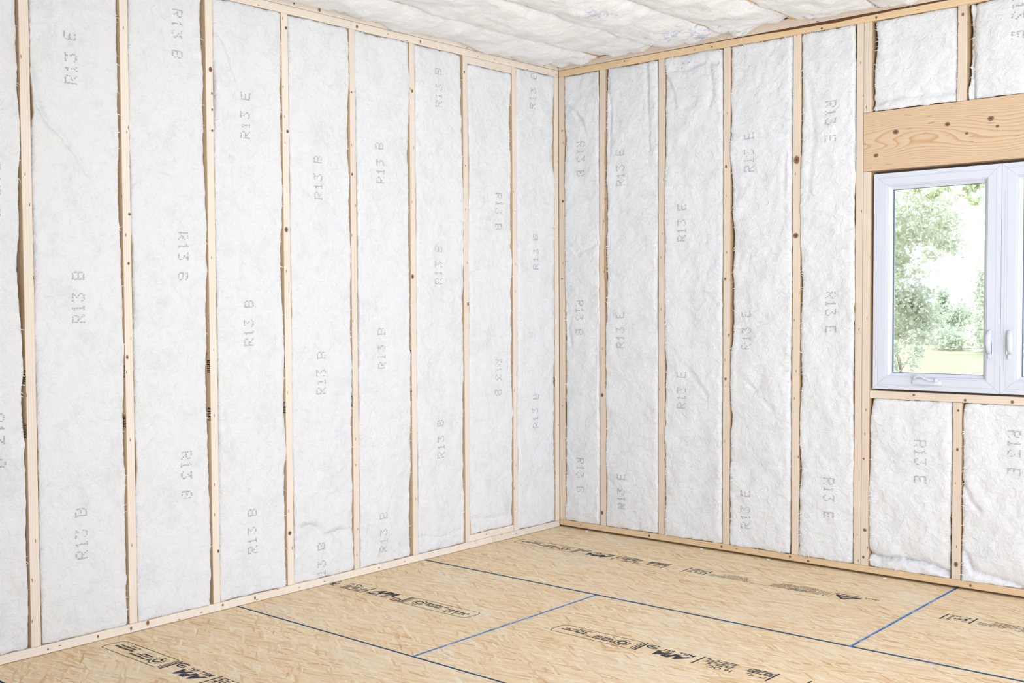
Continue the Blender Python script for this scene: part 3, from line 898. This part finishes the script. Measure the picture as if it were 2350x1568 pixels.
    # loose fibre wisps along the cut edges and over the face
    if wisps:
        Vw = []; Fw = []
        for k in range(wisps):
            e = rn.random()
            if e < .40: i = rn.randrange(nr); c = rn.choice((1, 2, 3)); dirn = (-1, rn.uniform(-1, .6))
            elif e < .75: i = rn.randrange(nr); c = nc-1-rn.choice((1, 2, 3)); dirn = (1, rn.uniform(-1, .6))
            elif e < .87: i = rn.choice((1, nr-2)); c = rn.randrange(2, nc-2); dirn = (rn.uniform(-1, 1), 1 if i > 2 else -1)
            else: i = rn.randrange(2, nr-2); c = rn.randrange(2, nc-2); dirn = (rn.uniform(-1, 1), rn.uniform(-1, .5))
            p0 = np.array([A[i, c], B[i, c], d[i, c]])
            dv = np.array([dirn[0], dirn[1], 0]); dv /= np.linalg.norm(dv)
            L = rn.uniform(.012, .040); w = rn.uniform(.0008, .0024); lift = rn.uniform(.001, .007)
            sd = np.array([-dv[1], dv[0], 0])*w
            curl = np.array([-dv[1], dv[0], 0])*rn.uniform(-.3, .3)
            b_ = len(Vw)
            for j in range(4):
                t = j/3; c_ = p0+dv*L*(t-.35)*.8+curl*L*t*t+np.array([0, 0, lift*math.sin(t*2.6)+.0006])
                c_[0] = min(max(c_[0], a0-.002), a1+.002)
                ww = sd*(1-t*.85)
                Vw += [mp(*(c_-ww)), mp(*(c_+ww))]
            for j in range(3): Fw.append((b_+2*j, b_+2*j+2, b_+2*j+3, b_+2*j+1))
        pm = npmesh('loose_fibres', np.array(Vw)-org, Fw)
        tag(link('loose_fibres', pm, M_WISP, ob, org), kind='stuff')
    return ob

LP = {0: [('u', .253, 2.479, 2.693, 'B'), ('u', .243, 1.546, 1.760, 'B'), ('u', .24, .615, .829, 'B')],
      1: [('d', .586, 1.757, 1.971, 'B'), ('d', .591, .822, 1.036, 'B')],
      2: [('u', 1.095, 2.388, 2.598, 'B'), ('u', 1.098, 1.455, 1.669, 'B'), ('u', 1.094, .527, .741, 'B')],
      3: [('u', 1.538, 1.956, 2.17, 'B'), ('u', 1.535, 1.026, 1.24, 'B'), ('u', 1.537, .093, .306, 'B')],
      4: [('u', 1.961, 1.852, 2.066, 'B'), ('u', 1.955, .922, 1.136, 'B'), ('u', 1.966, .004, .214, 'B')],
      5: [('u', 2.393, 2.096, 2.31, 'E'), ('u', 2.391, 1.168, 1.382, 'B'), ('u', 2.389, .226, .44, 'B')],
      6: [('d', 2.76, 2.389, 2.603, 'B'), ('d', 2.75, 1.452, 1.666, 'B'), ('d', 2.743, .514, .728, 'B')],
      7: [('u', 3.269, 2.222, 2.436, 'E'), ('u', 3.254, 1.286, 1.5, 'B'), ('u', 3.26, .346, .56, 'B')],
      8: [('d', 3.600, .741, .955, 'B'), ('d', 3.600, 1.68, 1.893, 'B')]}
LLAB = ['narrow white batt on left wall in the bay touching the room corner',
        'white batt on left wall between two short blocks, top and bottom',
        'white batt on left wall, third bay from the room corner',
        'white batt on left wall, fourth bay from the room corner',
        'white batt on left wall, fifth from the corner, lowest print cut by the plate',
        'white batt on left wall, sixth bay from the room corner',
        'white batt on left wall with print running downward, seventh bay from corner',
        'white batt on left wall with a curved flap fold near its top',
        'white batt on left wall cut off by the picture edge, leftmost',
        'white batt on left wall beyond the picture edge, tenth from corner',
        'white batt on left wall beyond the picture edge, eleventh from corner']
LCRE = {7: [([(3.435, 2.26), (3.415, 2.12), (3.375, 2.06), (3.32, 2.02), (3.25, 1.95), (3.20, 1.88)], .016, .012, .012)],
        6: [([(2.98, 1.86), (2.90, 1.93), (2.80, 1.90), (2.66, 1.95)], .006, .010, .005), ([(2.90, 2.05), (2.86, 1.93)], .006, .01, .004)],
        5: [([(2.55, 2.55), (2.50, 2.50), (2.47, 2.43), (2.44, 2.34)], .012, .012, .004), ([(2.54, 1.42), (2.40, 1.405), (2.25, 1.43)], .004, .008, .0)],
        4: [([(2.08, .31), (2.00, .30), (1.93, .245), (1.82, .25)], .012, .012, -.012), ([(2.1, 1.405), (1.75, 1.395)], .003, .006, .0)],
        3: [([(1.68, 1.40), (1.50, 1.395), (1.35, 1.40)], .004, .006, .0)],
        1: [([(.82, .16), (.66, .14), (.48, .15)], .006, .012, .0)],
        2: [([(1.24, .13), (1.1, .10), (.92, .12)], .006, .012, .0)]}
for i in range(11):
    a0, a1 = LST[i][1], LST[i+1][0]
    z0, z1 = STUD_H0, Z_TOP
    if i == 1: z0, z1 = .075, 2.655
    batt('insulation_batt', LLAB[i], 'L', a0, a1, z0, z1, 100+i*7, LP.get(i, ()), LCRE.get(i, ()), 'batts between the left wall studs',
         wisps=60 if i < 9 else 0, rec=(.038, .010), gap=(.0008, .0005), rr=.024)

RP = {0: [('d', .158, 2.086, 2.299, 'B'), ('d', .146, 1.152, 1.366, 'B'), ('d', .152, .216, .43, 'B')],
      1: [('u', .427, 2.016, 2.23, 'E'), ('u', .426, 1.088, 1.302, 'E'), ('u', .436, .158, .372, 'E')],
      2: [('u', .838, 2.617, 2.753, 'R'), ('u', .816, 1.68, 1.894, 'E'), ('u', .817, .761, .975, 'E')],
      3: [('u', 1.206, 2.025, 2.239, 'E'), ('u', 1.192, 1.095, 1.309, 'E'), ('u', 1.193, .145, .359, 'E')],
      4: [('d', 1.634, 2.127, 2.341, 'E'), ('d', 1.639, 1.18, 1.394, 'E'), ('d', 1.636, .248, .462, 'E')]}
RLAB = ['narrow white batt on right wall in the bay touching the room corner',
        'white batt on right wall, second bay from the room corner',
        'white batt on right wall with a crumpled top edge, third bay from corner',
        'white batt on right wall, fourth bay from the room corner',
        'white batt on right wall beside the doubled studs left of the window']
RCRE = {0: [([(.05, 2.52), (.10, 2.50), (.16, 2.42), (.19, 2.35)], .010, .010, .004), ([(.06, 1.72), (.14, 1.64), (.27, 1.70)], .006, .008, .003), ([(.10, 1.28), (.07, 1.2), (.09, 1.1)], .008, .008, .003)],
        1: [([(.60, 2.68), (.608, 2.5), (.615, 2.2)], .012, .008, .006), ([(.35, 2.60), (.365, 2.45), (.36, 2.2)], .008, .008, .003)],
        2: [([(.75, 2.63), (.85, 2.615), (.95, 2.64), (1.03, 2.62)], .014, .012, .006), ([(.72, 2.60), (.76, 2.52), (.78, 2.42)], .008, .009, .004), ([(.98, 2.62), (1.0, 2.5), (.985, 2.4)], .010, .010, .003),
            ([(.75, 1.40), (.88, 1.395), (1.02, 1.385)], .004, .006, .0), ([(.86, .98), (.92, .9), (.97, .84)], .008, .010, .002)],
        3: [([(1.20, .93), (1.27, .85), (1.33, .79)], .009, .010, .003), ([(1.27, .90), (1.30, .83)], .007, .008, .0), ([(1.40, 2.1), (1.395, 1.9)], .006, .008, .0)],
        4: [([(1.52, 2.45), (1.55, 2.2), (1.53, 1.9)], .006, .012, .002)]}
for i in range(5):
    a0, a1 = RST[i][1], RST[i+1][0]
    batt('insulation_batt', RLAB[i], 'R', a0, a1, STUD_H0+.006, Z_TOP, 300+i*11, RP.get(i, ()), RCRE.get(i, ()), 'batts between the right wall studs',
         wisps=190, rec=(.014, .020), gap=(.001, .002), amp=.0062, rr=.026)
batt('insulation_batt', 'square white batt above the window header beside the doubled studs', 'R', 1.829, 2.2155, 2.2595, Z_TOP, 411, (), [([(1.84, 2.30), (2.0, 2.315), (2.2, 2.305)], .012, .012, -.006)], 'batts around the window', wisps=60, gap=(.012, .002))
batt('insulation_batt', 'white batt above the window header at the right picture edge', 'R', 2.2545, 2.62, 2.2595, Z_TOP, 422, [('d', 2.467, 2.493, 2.707, 'E')], [([(2.285, 2.69), (2.275, 2.5), (2.285, 2.26)], .020, .010, -.008)], 'batts around the window', wisps=60, gap=(.004, .002))
batt('insulation_batt', 'short white batt under the window sill with a rolled bottom fold', 'R', 1.829, 2.2105, .0445, .872, 433, [('d', 2.069, .471, .685, 'E')],
     [([(1.835, .105), (1.89, .090), (1.99, .100), (2.09, .098), (2.2, .066)], .020, .010, -.020)], 'batts around the window', wisps=90, gap=(.003, .001), rbot=.004)
batt('insulation_batt', 'short white batt under the window sill at the right picture edge', 'R', 2.2495, 2.62, .0445, .872, 444, [('d', 2.47, .545, .759, 'E')],
     [([(2.27, .16), (2.30, .09), (2.40, .075), (2.6, .03)], .012, .010, -.010), ([(2.26, .5), (2.29, .42), (2.33, .38)], .010, .010, .003)], 'batts around the window', wisps=90, gap=(.003, .003), rbot=.004)
batt('insulation_batt', 'white batt above the header beyond the right picture edge', 'R', 2.658, 3.025, 2.2595, Z_TOP, 455, (), (), 'batts around the window', wisps=0)
batt('insulation_batt', 'white batt under the sill beyond the right picture edge', 'R', 2.658, 2.988, .0445, .872, 466, (), (), 'batts around the window', wisps=0)
for k, (x0, x1) in enumerate(((3.064, 3.41), (3.448, 3.80), (3.838, 4.19))):
    batt('insulation_batt', ('white batt on right wall first past the window', 'white batt on right wall second past the window', 'white batt on right wall third past the window')[k], 'R', x0, x1, STUD_H0+.006, Z_TOP, 480+k*9, (), (), 'batts between the right wall studs', wisps=0)

CLAB = ['drooping ceiling batt resting along the left wall plate', 'drooping ceiling batt second from the left wall', 'drooping ceiling batt third from the left wall, blue marks near its end',
        'drooping ceiling batt fourth from the left wall', 'drooping ceiling batt fifth from left wall, before the doubled studs', 'drooping ceiling batt sixth from left wall, above the doubled studs',
        'drooping ceiling batt seventh from left wall, above the window', 'drooping ceiling batt eighth from the left wall', 'drooping ceiling batt ninth from the left wall', 'drooping ceiling batt tenth from the left wall']
SCR = {2: [(.94, .33, .10, .10, 60), (1.0, .16, .06, .10, 60), (.93, 1.0, .06, .10, 50)], 3: [(1.16, .13, .10, .10, 50)], 4: [(1.58, .08, .08, .05, 30)], 0: [(.05, 1.80, .04, .10, 30)]}
ce = [-0.055]+JX
for i in range(len(JX)):
    a0 = ce[i]+(0.019 if i else 0) ; a1 = ce[i+1]-.019
    ov = .0187
    def droop(A, B, a0=a0, a1=a1, i=i):
        c = np.sin(np.pi*np.clip((A-a0)/(a1-a0), 0, 1))
        e = np.clip(B/.30, 0, 1)
        w = fbm(B*2.1+i*9, A*1.3, 900+i, 2)
        return (-.026*np.clip(1-(A-a0)/.10, 0, 1) if i == 0 else 0)+c**.7*(.028+.020*w)*(0.35+0.65*e)+.010*fbm(B*7, A*5, 930+i, 2)+np.where(B < .10, .016*fbm(A*11+i, A*0, 950+i, 2), 0)
    batt('ceiling_batt', CLAB[i], 'C', a0-(ov if i else 0), a1+ov, -.004 if i else .0, 7.5, 700+i*13, (), (), 'drooping batts between the ceiling joists', wisps=160 if i < 7 else 0,
         res=.010, resb=.016, rec=(.012, .012), gap=(.0, .0), rtop=.0, rbot=.012, amp=.008, d0=.012, fun=droop, back=None, rr=.05, endgap=.002, scribbles=SCR.get(i, ()))

for k, (x, y) in enumerate(((0.215, -.035), (0.36, -.045), (0.95, -.03), (1.33, -.025), (1.92, -.03))):
    bm = bmesh.new(); bmesh.ops.create_icosphere(bm, subdivisions=2, radius=.006)
    rr_ = random.Random(k)
    for v in bm.verts: v.co = Vector((v.co.x*1.5, v.co.y, v.co.z*.6))*rr_.uniform(.7, 1.3)
    lowest = min(v.co.z for v in bm.verts)
    for v in bm.verts: v.co.z -= lowest
    tag(link('fibre_tuft', bm_to_mesh(bm, 'fibre_tuft', True), M_WISP, None, (x, y, 0.0)), ('tiny white fibre tuft on the floor closest to the room corner', 'tiny white fibre tuft on the floor, second from the room corner', 'tiny white fibre tuft on the floor, middle one along the right wall', 'tiny white fibre tuft on the floor, fourth from the room corner', 'tiny white fibre tuft on the floor below the window')[k], 'fluff', 'fibre tufts along the right wall')

# ------------------------------------------------------------------ window
win = empty('window_1', ((WX0+WX1)/2, 0.03, WZ0))
tag(win, 'white twin casement window under the wooden header', None, None, 'structure')
def mitred_rails(name, parent, x0, x1, z0, z1, w, yf, yb, mat, chamfer=.0015, gapm=.0005):
    """four mitred rails, each its own piece, hairline open at the mitres; front at yf, back at yb"""
    O = [(x0, z0), (x1, z0), (x1, z1), (x0, z1)]; I = [(x0+w, z0+w), (x1-w, z0+w), (x1-w, z1-w), (x0+w, z1-w)]
    for k in range(4):
        bm = bmesh.new()
        j = (k+1) % 4
        e = Vector((O[j][0]-O[k][0], O[j][1]-O[k][1])).normalized()*gapm
        ring = [(O[k][0]+e.x, O[k][1]+e.y), (O[j][0]-e.x, O[j][1]-e.y), (I[j][0]-e.x, I[j][1]-e.y), (I[k][0]+e.x, I[k][1]+e.y)]
        org = Vector((sum(r[0] for r in ring)/4, yf, sum(r[1] for r in ring)/4))
        f = [bm.verts.new(Vector((x, yf, z))-org) for x, z in ring]; b = [bm.verts.new(Vector((x, yb, z))-org) for x, z in ring]
        bm.faces.new(f); bm.faces.new(b[::-1])
        for q in range(4):
            r_ = (q+1) % 4; bm.faces.new((f[q], b[q], b[r_], f[r_]))
        bmesh.ops.recalc_face_normals(bm, faces=bm.faces)
        es = [e_ for e_ in bm.edges if all(abs(v.co.y) < 1e-6 for v in e_.verts)]
        bmesh.ops.bevel(bm, geom=es, offset=chamfer, segments=2, affect='EDGES')
        link(name, bm_to_mesh(bm, name), mat, parent, org)

def ring_rail(name, parent, x0, x1, z0, z1, w, yf, yb, mat, slope=0.0):
    """one closed moulding round an opening; slope sinks its inner edge"""
    prof = [(0, yb), (0, yf), (w, yf+slope), (w, yb)]
    V = []; F = []
    for o, y in prof:
        V += [(x0+o, y, z0+o), (x1-o, y, z0+o), (x1-o, y, z1-o), (x0+o, y, z1-o)]
    for i in range(4):
        for k in range(4):
            a, b = i*4, ((i+1) % 4)*4
            F.append((a+k, a+(k+1) % 4, b+(k+1) % 4, b+k))
    org = Vector(((x0+x1)/2, yf, z0))
    me = bpy.data.meshes.new(name); me.from_pydata([Vector(v)-org for v in V], [], F)
    bm = bmesh.new(); bm.from_mesh(me); bmesh.ops.recalc_face_normals(bm, faces=bm.faces); bm.to_mesh(me); bm.free()
    return link(name, me, mat, parent, org)

def tube(path, radii, n=10, squash=1.0):
    """swept round bar through points; radii per point"""
    V = []; F = []
    path = [Vector(p) for p in path]
    for i, p in enumerate(path):
        t = (path[min(i+1, len(path)-1)]-path[max(i-1, 0)]).normalized()
        a = t.cross(Vector((0, 1, 0)));
        if a.length < 1e-3: a = t.cross(Vector((1, 0, 0)))
        a.normalize(); b = t.cross(a)
        for k in range(n):
            th = 2*math.pi*k/n; V.append(p+a*math.cos(th)*radii[i]+b*math.sin(th)*radii[i]*squash)
    for i in range(len(path)-1):
        for k in range(n):
            F.append((i*n+k, i*n+(k+1) % n, (i+1)*n+(k+1) % n, (i+1)*n+k))
    return V, F, n

def tube_obj(name, parent, path, radii, mat, n=10, squash=1.0):
    V, F, n = tube(path, radii, n, squash)
    m = len(path)
    F = [tuple(f) for f in F]+[tuple(range(n))[::-1], tuple(range((m-1)*n, m*n))]
    org = Vector(path[0])
    me = bpy.data.meshes.new(name); me.from_pydata([v-org for v in V], [], F); me.update()
    bm = bmesh.new(); bm.from_mesh(me); bmesh.ops.recalc_face_normals(bm, faces=bm.faces); bm.to_mesh(me); bm.free()
    me.polygons.foreach_set('use_smooth', np.ones(len(me.polygons), dtype=bool))
    return link(name, me, mat, parent, org)

def casement(x0, x1, lever_right):
    z0, z1 = WZ0, WZ1
    fr = empty('window_frame', ((x0+x1)/2, .05, z0), win)
    mitred_rails('frame_rail', fr, x0, x1, z0, z1, .0219, -.0006, .110, M_VINYL, .0006, .0003)
    sa = empty('sash', ((x0+x1)/2, .03, z0+.0222), win)
    mitred_rails('sash_rail', sa, x0+.0222, x1-.0222, z0+.0222, z1-.0222, .0345, -.0004, .060, M_VINYL, .0006, .0003)
    ix0, ix1, iz0, iz1 = x0+.0567, x1-.0567, z0+.0567, z1-.0567
    # stepped reveal inside the sash, then gasket and glass
    ring_rail('glazing_bead', sa, ix0, ix1, iz0, iz1, .0065, .006, .060, M_VINYL)
    ring_rail('glazing_bead', sa, ix0+.0065, ix1-.0065, iz0+.0065, iz1-.0065, .015, .022, .060, M_VINYL, .008)
    ring_rail('gasket', sa, ix0+.0215, ix1-.0215, iz0+.0215, iz1-.0215, .0018, .036, .050, M_GASKET)
    bm = bmesh.new(); bm_box(bm, (ix0+.022, .0385, iz0+.022), (ix1-.022, .0425, iz1-.022))
    link('glass_pane', bm_to_mesh(bm, 'glass_pane'), M_GLASS, sa)
    # short drain slots scored in the frame face
    for lo, hi in [((sx0, -.00115, sz), (sx1, -.0008, sz+.0012)) for sx0, sx1, sz in ((x0+.04, x0+.11, z1-.017), (x0+.28, x0+.40, z1-.017), (x0+.02, x0+.07, z0+.013), (x0+.11, x0+.23, z0+.016))]+[((x0+.0125, -.00115, z0+.10), (x0+.0137, -.0008, z1-.12))]:
        bm = bmesh.new(); bm_box(bm, lo, hi); link('frame_groove', bm_to_mesh(bm, 'frame_groove'), M_VINYLG, fr)
    # lock lever: escutcheon plate, curved lever, thumb tab
    lx = x1-.040 if lever_right else x0+.040
    lz0, lz1 = 1.090, 1.208
    pl = empty('lock_lever', (lx, -.001, lz0), win)
    s = 1 if lever_right else -1
    bm = bmesh.new(); bm_box(bm, (lx-.010, -.005, lz0+.004), (lx+.010, -.0004, lz1-.030), .002, 2)
    link('lever_plate', bm_to_mesh(bm, 'lever_plate'), M_VINYL, pl)
    pts = [(lx-s*.002, -.010, lz0+.012), (lx-s*.003, -.017, lz0+.030), (lx-s*.004, -.022, lz0+.060), (lx-s*.003, -.022, lz0+.088), (lx-s*.002, -.017, lz0+.106), (lx, -.011, lz0+.115), (lx, -.009, lz0+.1175)]
    tube_obj('lever_arm', pl, pts, [.0085, .0105, .0115, .0115, .0105, .008, .004], M_VINYL, 14, .72)
    bm = bmesh.new(); bm_box(bm, (lx-.0075, -.013, lz0-.012), (lx+.0065, -.001, lz0+.014), .0025, 2)
    link('lever_tab', bm_to_mesh(bm, 'lever_tab'), M_VINYL, pl)
    bm = bmesh.new(); bm_box(bm, (lx+s*.0085, -.012, lz0+.010), (lx+s*.0125, -.001, lz0+.062), .0012, 1)
    link('lever_guard', bm_to_mesh(bm, 'lever_guard'), M_VINYL, pl)
    # crank: tapered cover, folding arm with a wave, knob
    cx = x0+.2475; cz = z0+.030
    ck = empty('crank_handle', (cx, -.001, cz), win)
    bm = bmesh.new()
    secs = [(-.064, .004, .014), (-.058, .016, .028), (-.030, .020, .030), (.040, .020, .030), (.062, .014, .024), (.068, .004, .012)]
    rings_ = []
    for dx, dep, hh in secs:
        rings_.append([bm.verts.new((cx+dx, y, z)) for y, z in ((-.0004, cz), (-dep, cz), (-dep*.75, cz+hh*.8), (-.0004, cz+hh))])
    for q in range(len(rings_)-1):
        for k in range(4):
            bm.faces.new((rings_[q][k], rings_[q][(k+1) % 4], rings_[q+1][(k+1) % 4], rings_[q+1][k]))
    bm.faces.new(rings_[0]); bm.faces.new(rings_[-1][::-1])
    bmesh.ops.recalc_face_normals(bm, faces=bm.faces)
    bmesh.ops.bevel(bm, geom=[e for e in bm.edges if len(e.link_faces) == 2 and e.calc_face_angle(0) > .5], offset=.002, segments=2, affect='EDGES')
    link('crank_cover', bm_to_mesh(bm, 'crank_cover'), M_VINYL, ck)
    pts = [(cx-.052, -.021, cz+.022), (cx-.044, -.022, cz+.033), (cx-.032, -.023, cz+.040), (cx-.018, -.024, cz+.039), (cx, -.025, cz+.030), (cx+.016, -.025, cz+.023), (cx+.034, -.024, cz+.021), (cx+.050, -.023, cz+.022)]
    tube_obj('crank_arm', ck, pts, [.004, .005, .0055, .0055, .005, .0048, .0048, .0035], M_VINYL, 10, 1.2)
    tube_obj('crank_knob', ck, [(cx+.052, -.014, cz+.022), (cx+.052, -.022, cz+.022), (cx+.052, -.031, cz+.022), (cx+.052, -.034, cz+.022)], [.007, .009, .009, .005], M_VINYL, 14)
MX = 2.4075
casement(WX0, MX-.0006, True)
casement(MX+.0006, WX1, False)

# ------------------------------------------------------------------ outdoors
ZG = -0.75
def gz(x, y): return ZG+0.004*max(0, y-20)*0
bm = bmesh.new()
bmesh.ops.create_grid(bm, x_segments=24, y_segments=24, size=1.0)
for v in bm.verts: v.co = Vector((v.co.x*170-20, v.co.y*170+30, ZG-.25+.25*math.sin(v.co.x*5)*math.sin(v.co.y*4)-0.0))
me = bm_to_mesh(bm, 'lawn', True)
lawn = link('lawn', me, M_LAWN); tag(lawn, 'pale sunlit mown lawn outside the window', None, None, 'structure')

def leaves(blobs, n_per_m2, size, seed, spread=1.0):
    rs = np.random.RandomState(seed); Vs = []; Fs = []; base = 0
    for (x, y, z, rh, rv) in blobs:
        n = int(n_per_m2*4*math.pi*((rh*rh+2*rh*rv)/3))+20
        p = rs.normal(size=(n, 3)); p /= np.linalg.norm(p, axis=1)[:, None]
        rad = (0.45+0.62*rs.rand(n)**.7)*(1+.22*np.sin(p[:, 0]*5+seed)+.18*np.sin(p[:, 2]*7+x))
        # clumped: pull leaves to random twig centres
        tw = rs.randint(0, max(3, n//14), n); tc = rs.normal(size=(max(3, n//14), 3)); tc /= np.linalg.norm(tc, axis=1)[:, None]
        p = p*.35+tc[tw]*.65*spread
        c = np.array([x, y, z])+p*rad[:, None]*np.array([rh, rh, rv])*1.15
        u = rs.normal(size=(n, 3)); u /= np.linalg.norm(u, axis=1)[:, None]
        w = np.cross(u, rs.normal(size=(n, 3))); w /= np.linalg.norm(w, axis=1)[:, None]
        s = size*(.6+.8*rs.rand(n))[:, None]
        q = np.stack([c-u*s*.6, c+w*s*.38-u*s*.05, c+u*s*.6, c-w*s*.38-u*s*.05], 1).reshape(-1, 3)
        Vs.append(q); Fs.append(np.arange(base, base+4*n).reshape(-1, 4)); base += 4*n
    return np.concatenate(Vs), np.concatenate(Fs)

def tree(name, label, base, blobs, dens, size, mat, seed, group, trunk_r=.22, spread=1.0, hidden=()):
    bx, by = base
    t = empty(name, (bx, by, ZG)); tag(t, label, 'tree', group)
    V, F = leaves(list(blobs)+list(hidden), dens, size, seed, spread)
    o = npmesh('foliage', V-np.array([bx, by, ZG]), F, False)
    tag(link('foliage', o, mat, t, (bx, by, ZG)), kind='stuff')
    top = max(b[2] for b in blobs)
    # trunk with limbs out to each leaf mass, one skin of swept tubes
    Vs = []; Fs = []
    def add(path, rad):
        V, F, n = tube(path, rad, 8); b = len(Vs); Vs.extend(V); Fs.extend([tuple(i+b for i in f) for f in F])
    hgt = max(top-ZG, 1.2)
    spine = [(bx+.08*math.sin(k), by+.06*math.cos(2*k), ZG-.3+hgt*k/6) for k in range(7)]
    add(spine, [trunk_r*(1.25 if k == 0 else 1)*(1-.12*k) for k in range(7)])
    for (x, y, z, rh, rv) in (hidden if hidden else blobs[:3]):
        k = min(5, max(1, int((z-ZG)/hgt*4)))
        s = Vector(spine[k]); e = Vector((x, y, z)); m = (s+e)/2+Vector((0, 0, .25*rv))
        add([s, (s*2+m)/3, m, (m+e*2)/3, e], [trunk_r*.40, trunk_r*.34, trunk_r*.26, trunk_r*.17, trunk_r*.06])
    me = bpy.data.meshes.new('trunk'); me.from_pydata([Vector(v)-Vector((bx, by, ZG)) for v in Vs], [], Fs); me.update()
    me.polygons.foreach_set('use_smooth', np.ones(len(me.polygons), dtype=bool))
    link('trunk', me, M_TRUNK, t, (bx, by, ZG))
    return t

T1 = [(-6.69, 23.49, 3.73, 1.13, .89), (-5.76, 22.76, 3.78, .7, .55), (-5.68, 23.84, 3.58, .61, .45), (-5.1, 22.98, 3.24, .41, .44), (-6.27, 24.7, 3.11, .83, .5), (-5.49, 23.9, 2.72, .48, .36),
      (-7.17, 25.44, 3.08, .6, .69), (-6.88, 24.49, 2.13, .47, .63), (-5.49, 22.85, 2.43, .34, .16), (-5.75, 22.76, 2.13, .22, .16),
      (-7.4, 26.43, 1.35, .8, .8), (-7.04, 26.55, 1.23, .6, .89), (-7.83, 27.33, .68, .73, .64), (-6.94, 26.58, .7, .46, .67), (-6.66, 25.62, .37, .27, .24)]
T1H = [(-8.8, 24.5, 4.6, 2.0, 1.6), (-9.6, 26.5, 3.2, 2.0, 1.6), (-7.6, 25.5, 5.6, 2.2, 1.6), (-9.4, 23.5, 2.2, 1.5, 1.3)]
tree('broadleaf_tree', 'big spreading tree with drooping boughs at left in the window view', (-10.6, 26.2), T1, 130, .095, M_LEAF1, 11, 'trees outside the window', .26, hidden=T1H)
tree('shrub', 'small rounded shrub on the lawn under the big spreading tree', (-8.93, 30.5), [(-8.93, 30.12, -.25, .35, .6), (-8.7, 31.2, -.35, .35, .5)], 90, .10, M_LEAF2, 12, 'trees outside the window', .05)
tree('columnar_tree', 'narrow upright tree standing above the far hedge of trees', (-15.05, 53.4), [(-15.05, 53.39, 1.45, .34, .55), (-15.1, 53.37, .75, .42, .75), (-15.08, 53.4, -.1, .55, .7)], 150, .13, M_LEAF2, 13, 'trees outside the window', .12)
B1 = [(-13.87, 51.67, .55, .81, .87), (-13.82, 52.73, .8, .64, .7), (-13.53, 49.68, -.35, .9, .60), (-14.3, 51.0, -.35, .8, .6)]
tree('round_bush', 'rounded dense bush at the far lawn edge, middle of the window', (-13.7, 51.5), B1, 90, .13, M_LEAF2, 14, 'trees outside the window', .10)
tree('round_bush', 'low wide bush right of the rounded dense bush, far lawn edge', (-11.3, 48.5), [(-11.6, 48.6, -.25, .9, .65), (-10.6, 48.0, -.1, .8, .6)], 90, .13, M_LEAF2, 18, 'trees outside the window', .10)
tree('round_bush', 'hazy bush between the big spreading tree and the narrow tree', (-16.4, 57.1), [(-16.52, 57.12, .05, .8, .76), (-15.6, 56.2, -.2, .7, .6), (-17.6, 57.5, .2, .9, .8)], 80, .14, M_LEAF1, 15, 'trees outside the window', .10)
tree('broadleaf_tree', 'tall tree at the right edge of the window view', (-10.4, 45.0), [(-10.56, 44.31, 2.2, .49, .7), (-10.96, 45.24, 1.5, .39, .55), (-10.49, 44.33, 1.14, .54, .65), (-11.14, 46.23, .35, .67, .84), (-10.2, 45.0, .0, .7, .6)], 85, .12, M_LEAF2, 16, 'trees outside the window', .16,
     hidden=[(-9.6, 44.5, 1.8, 1.1, 1.5), (-9.3, 45, .2, 1.0, .9)])
tree('overhanging_tree', 'leafy branch tips hanging into the top of the window view', (-1.1, 4.3), [(1.05, 2.89, 2.15, .09, .05), (1.13, 2.92, 2.13, .09, .05), (1.21, 2.95, 2.13, .09, .05), (1.39, 3.0, 2.11, .09, .07), (1.33, 3.3, 2.05, .07, .07), (1.40, 3.0, 2.15, .07, .05)], 300, .042, M_LEAF3, 17, 'trees outside the window', .10,
     hidden=[(-.6, 4.0, 3.3, .9, .6), (.6, 3.3, 3.0, .7, .4)])
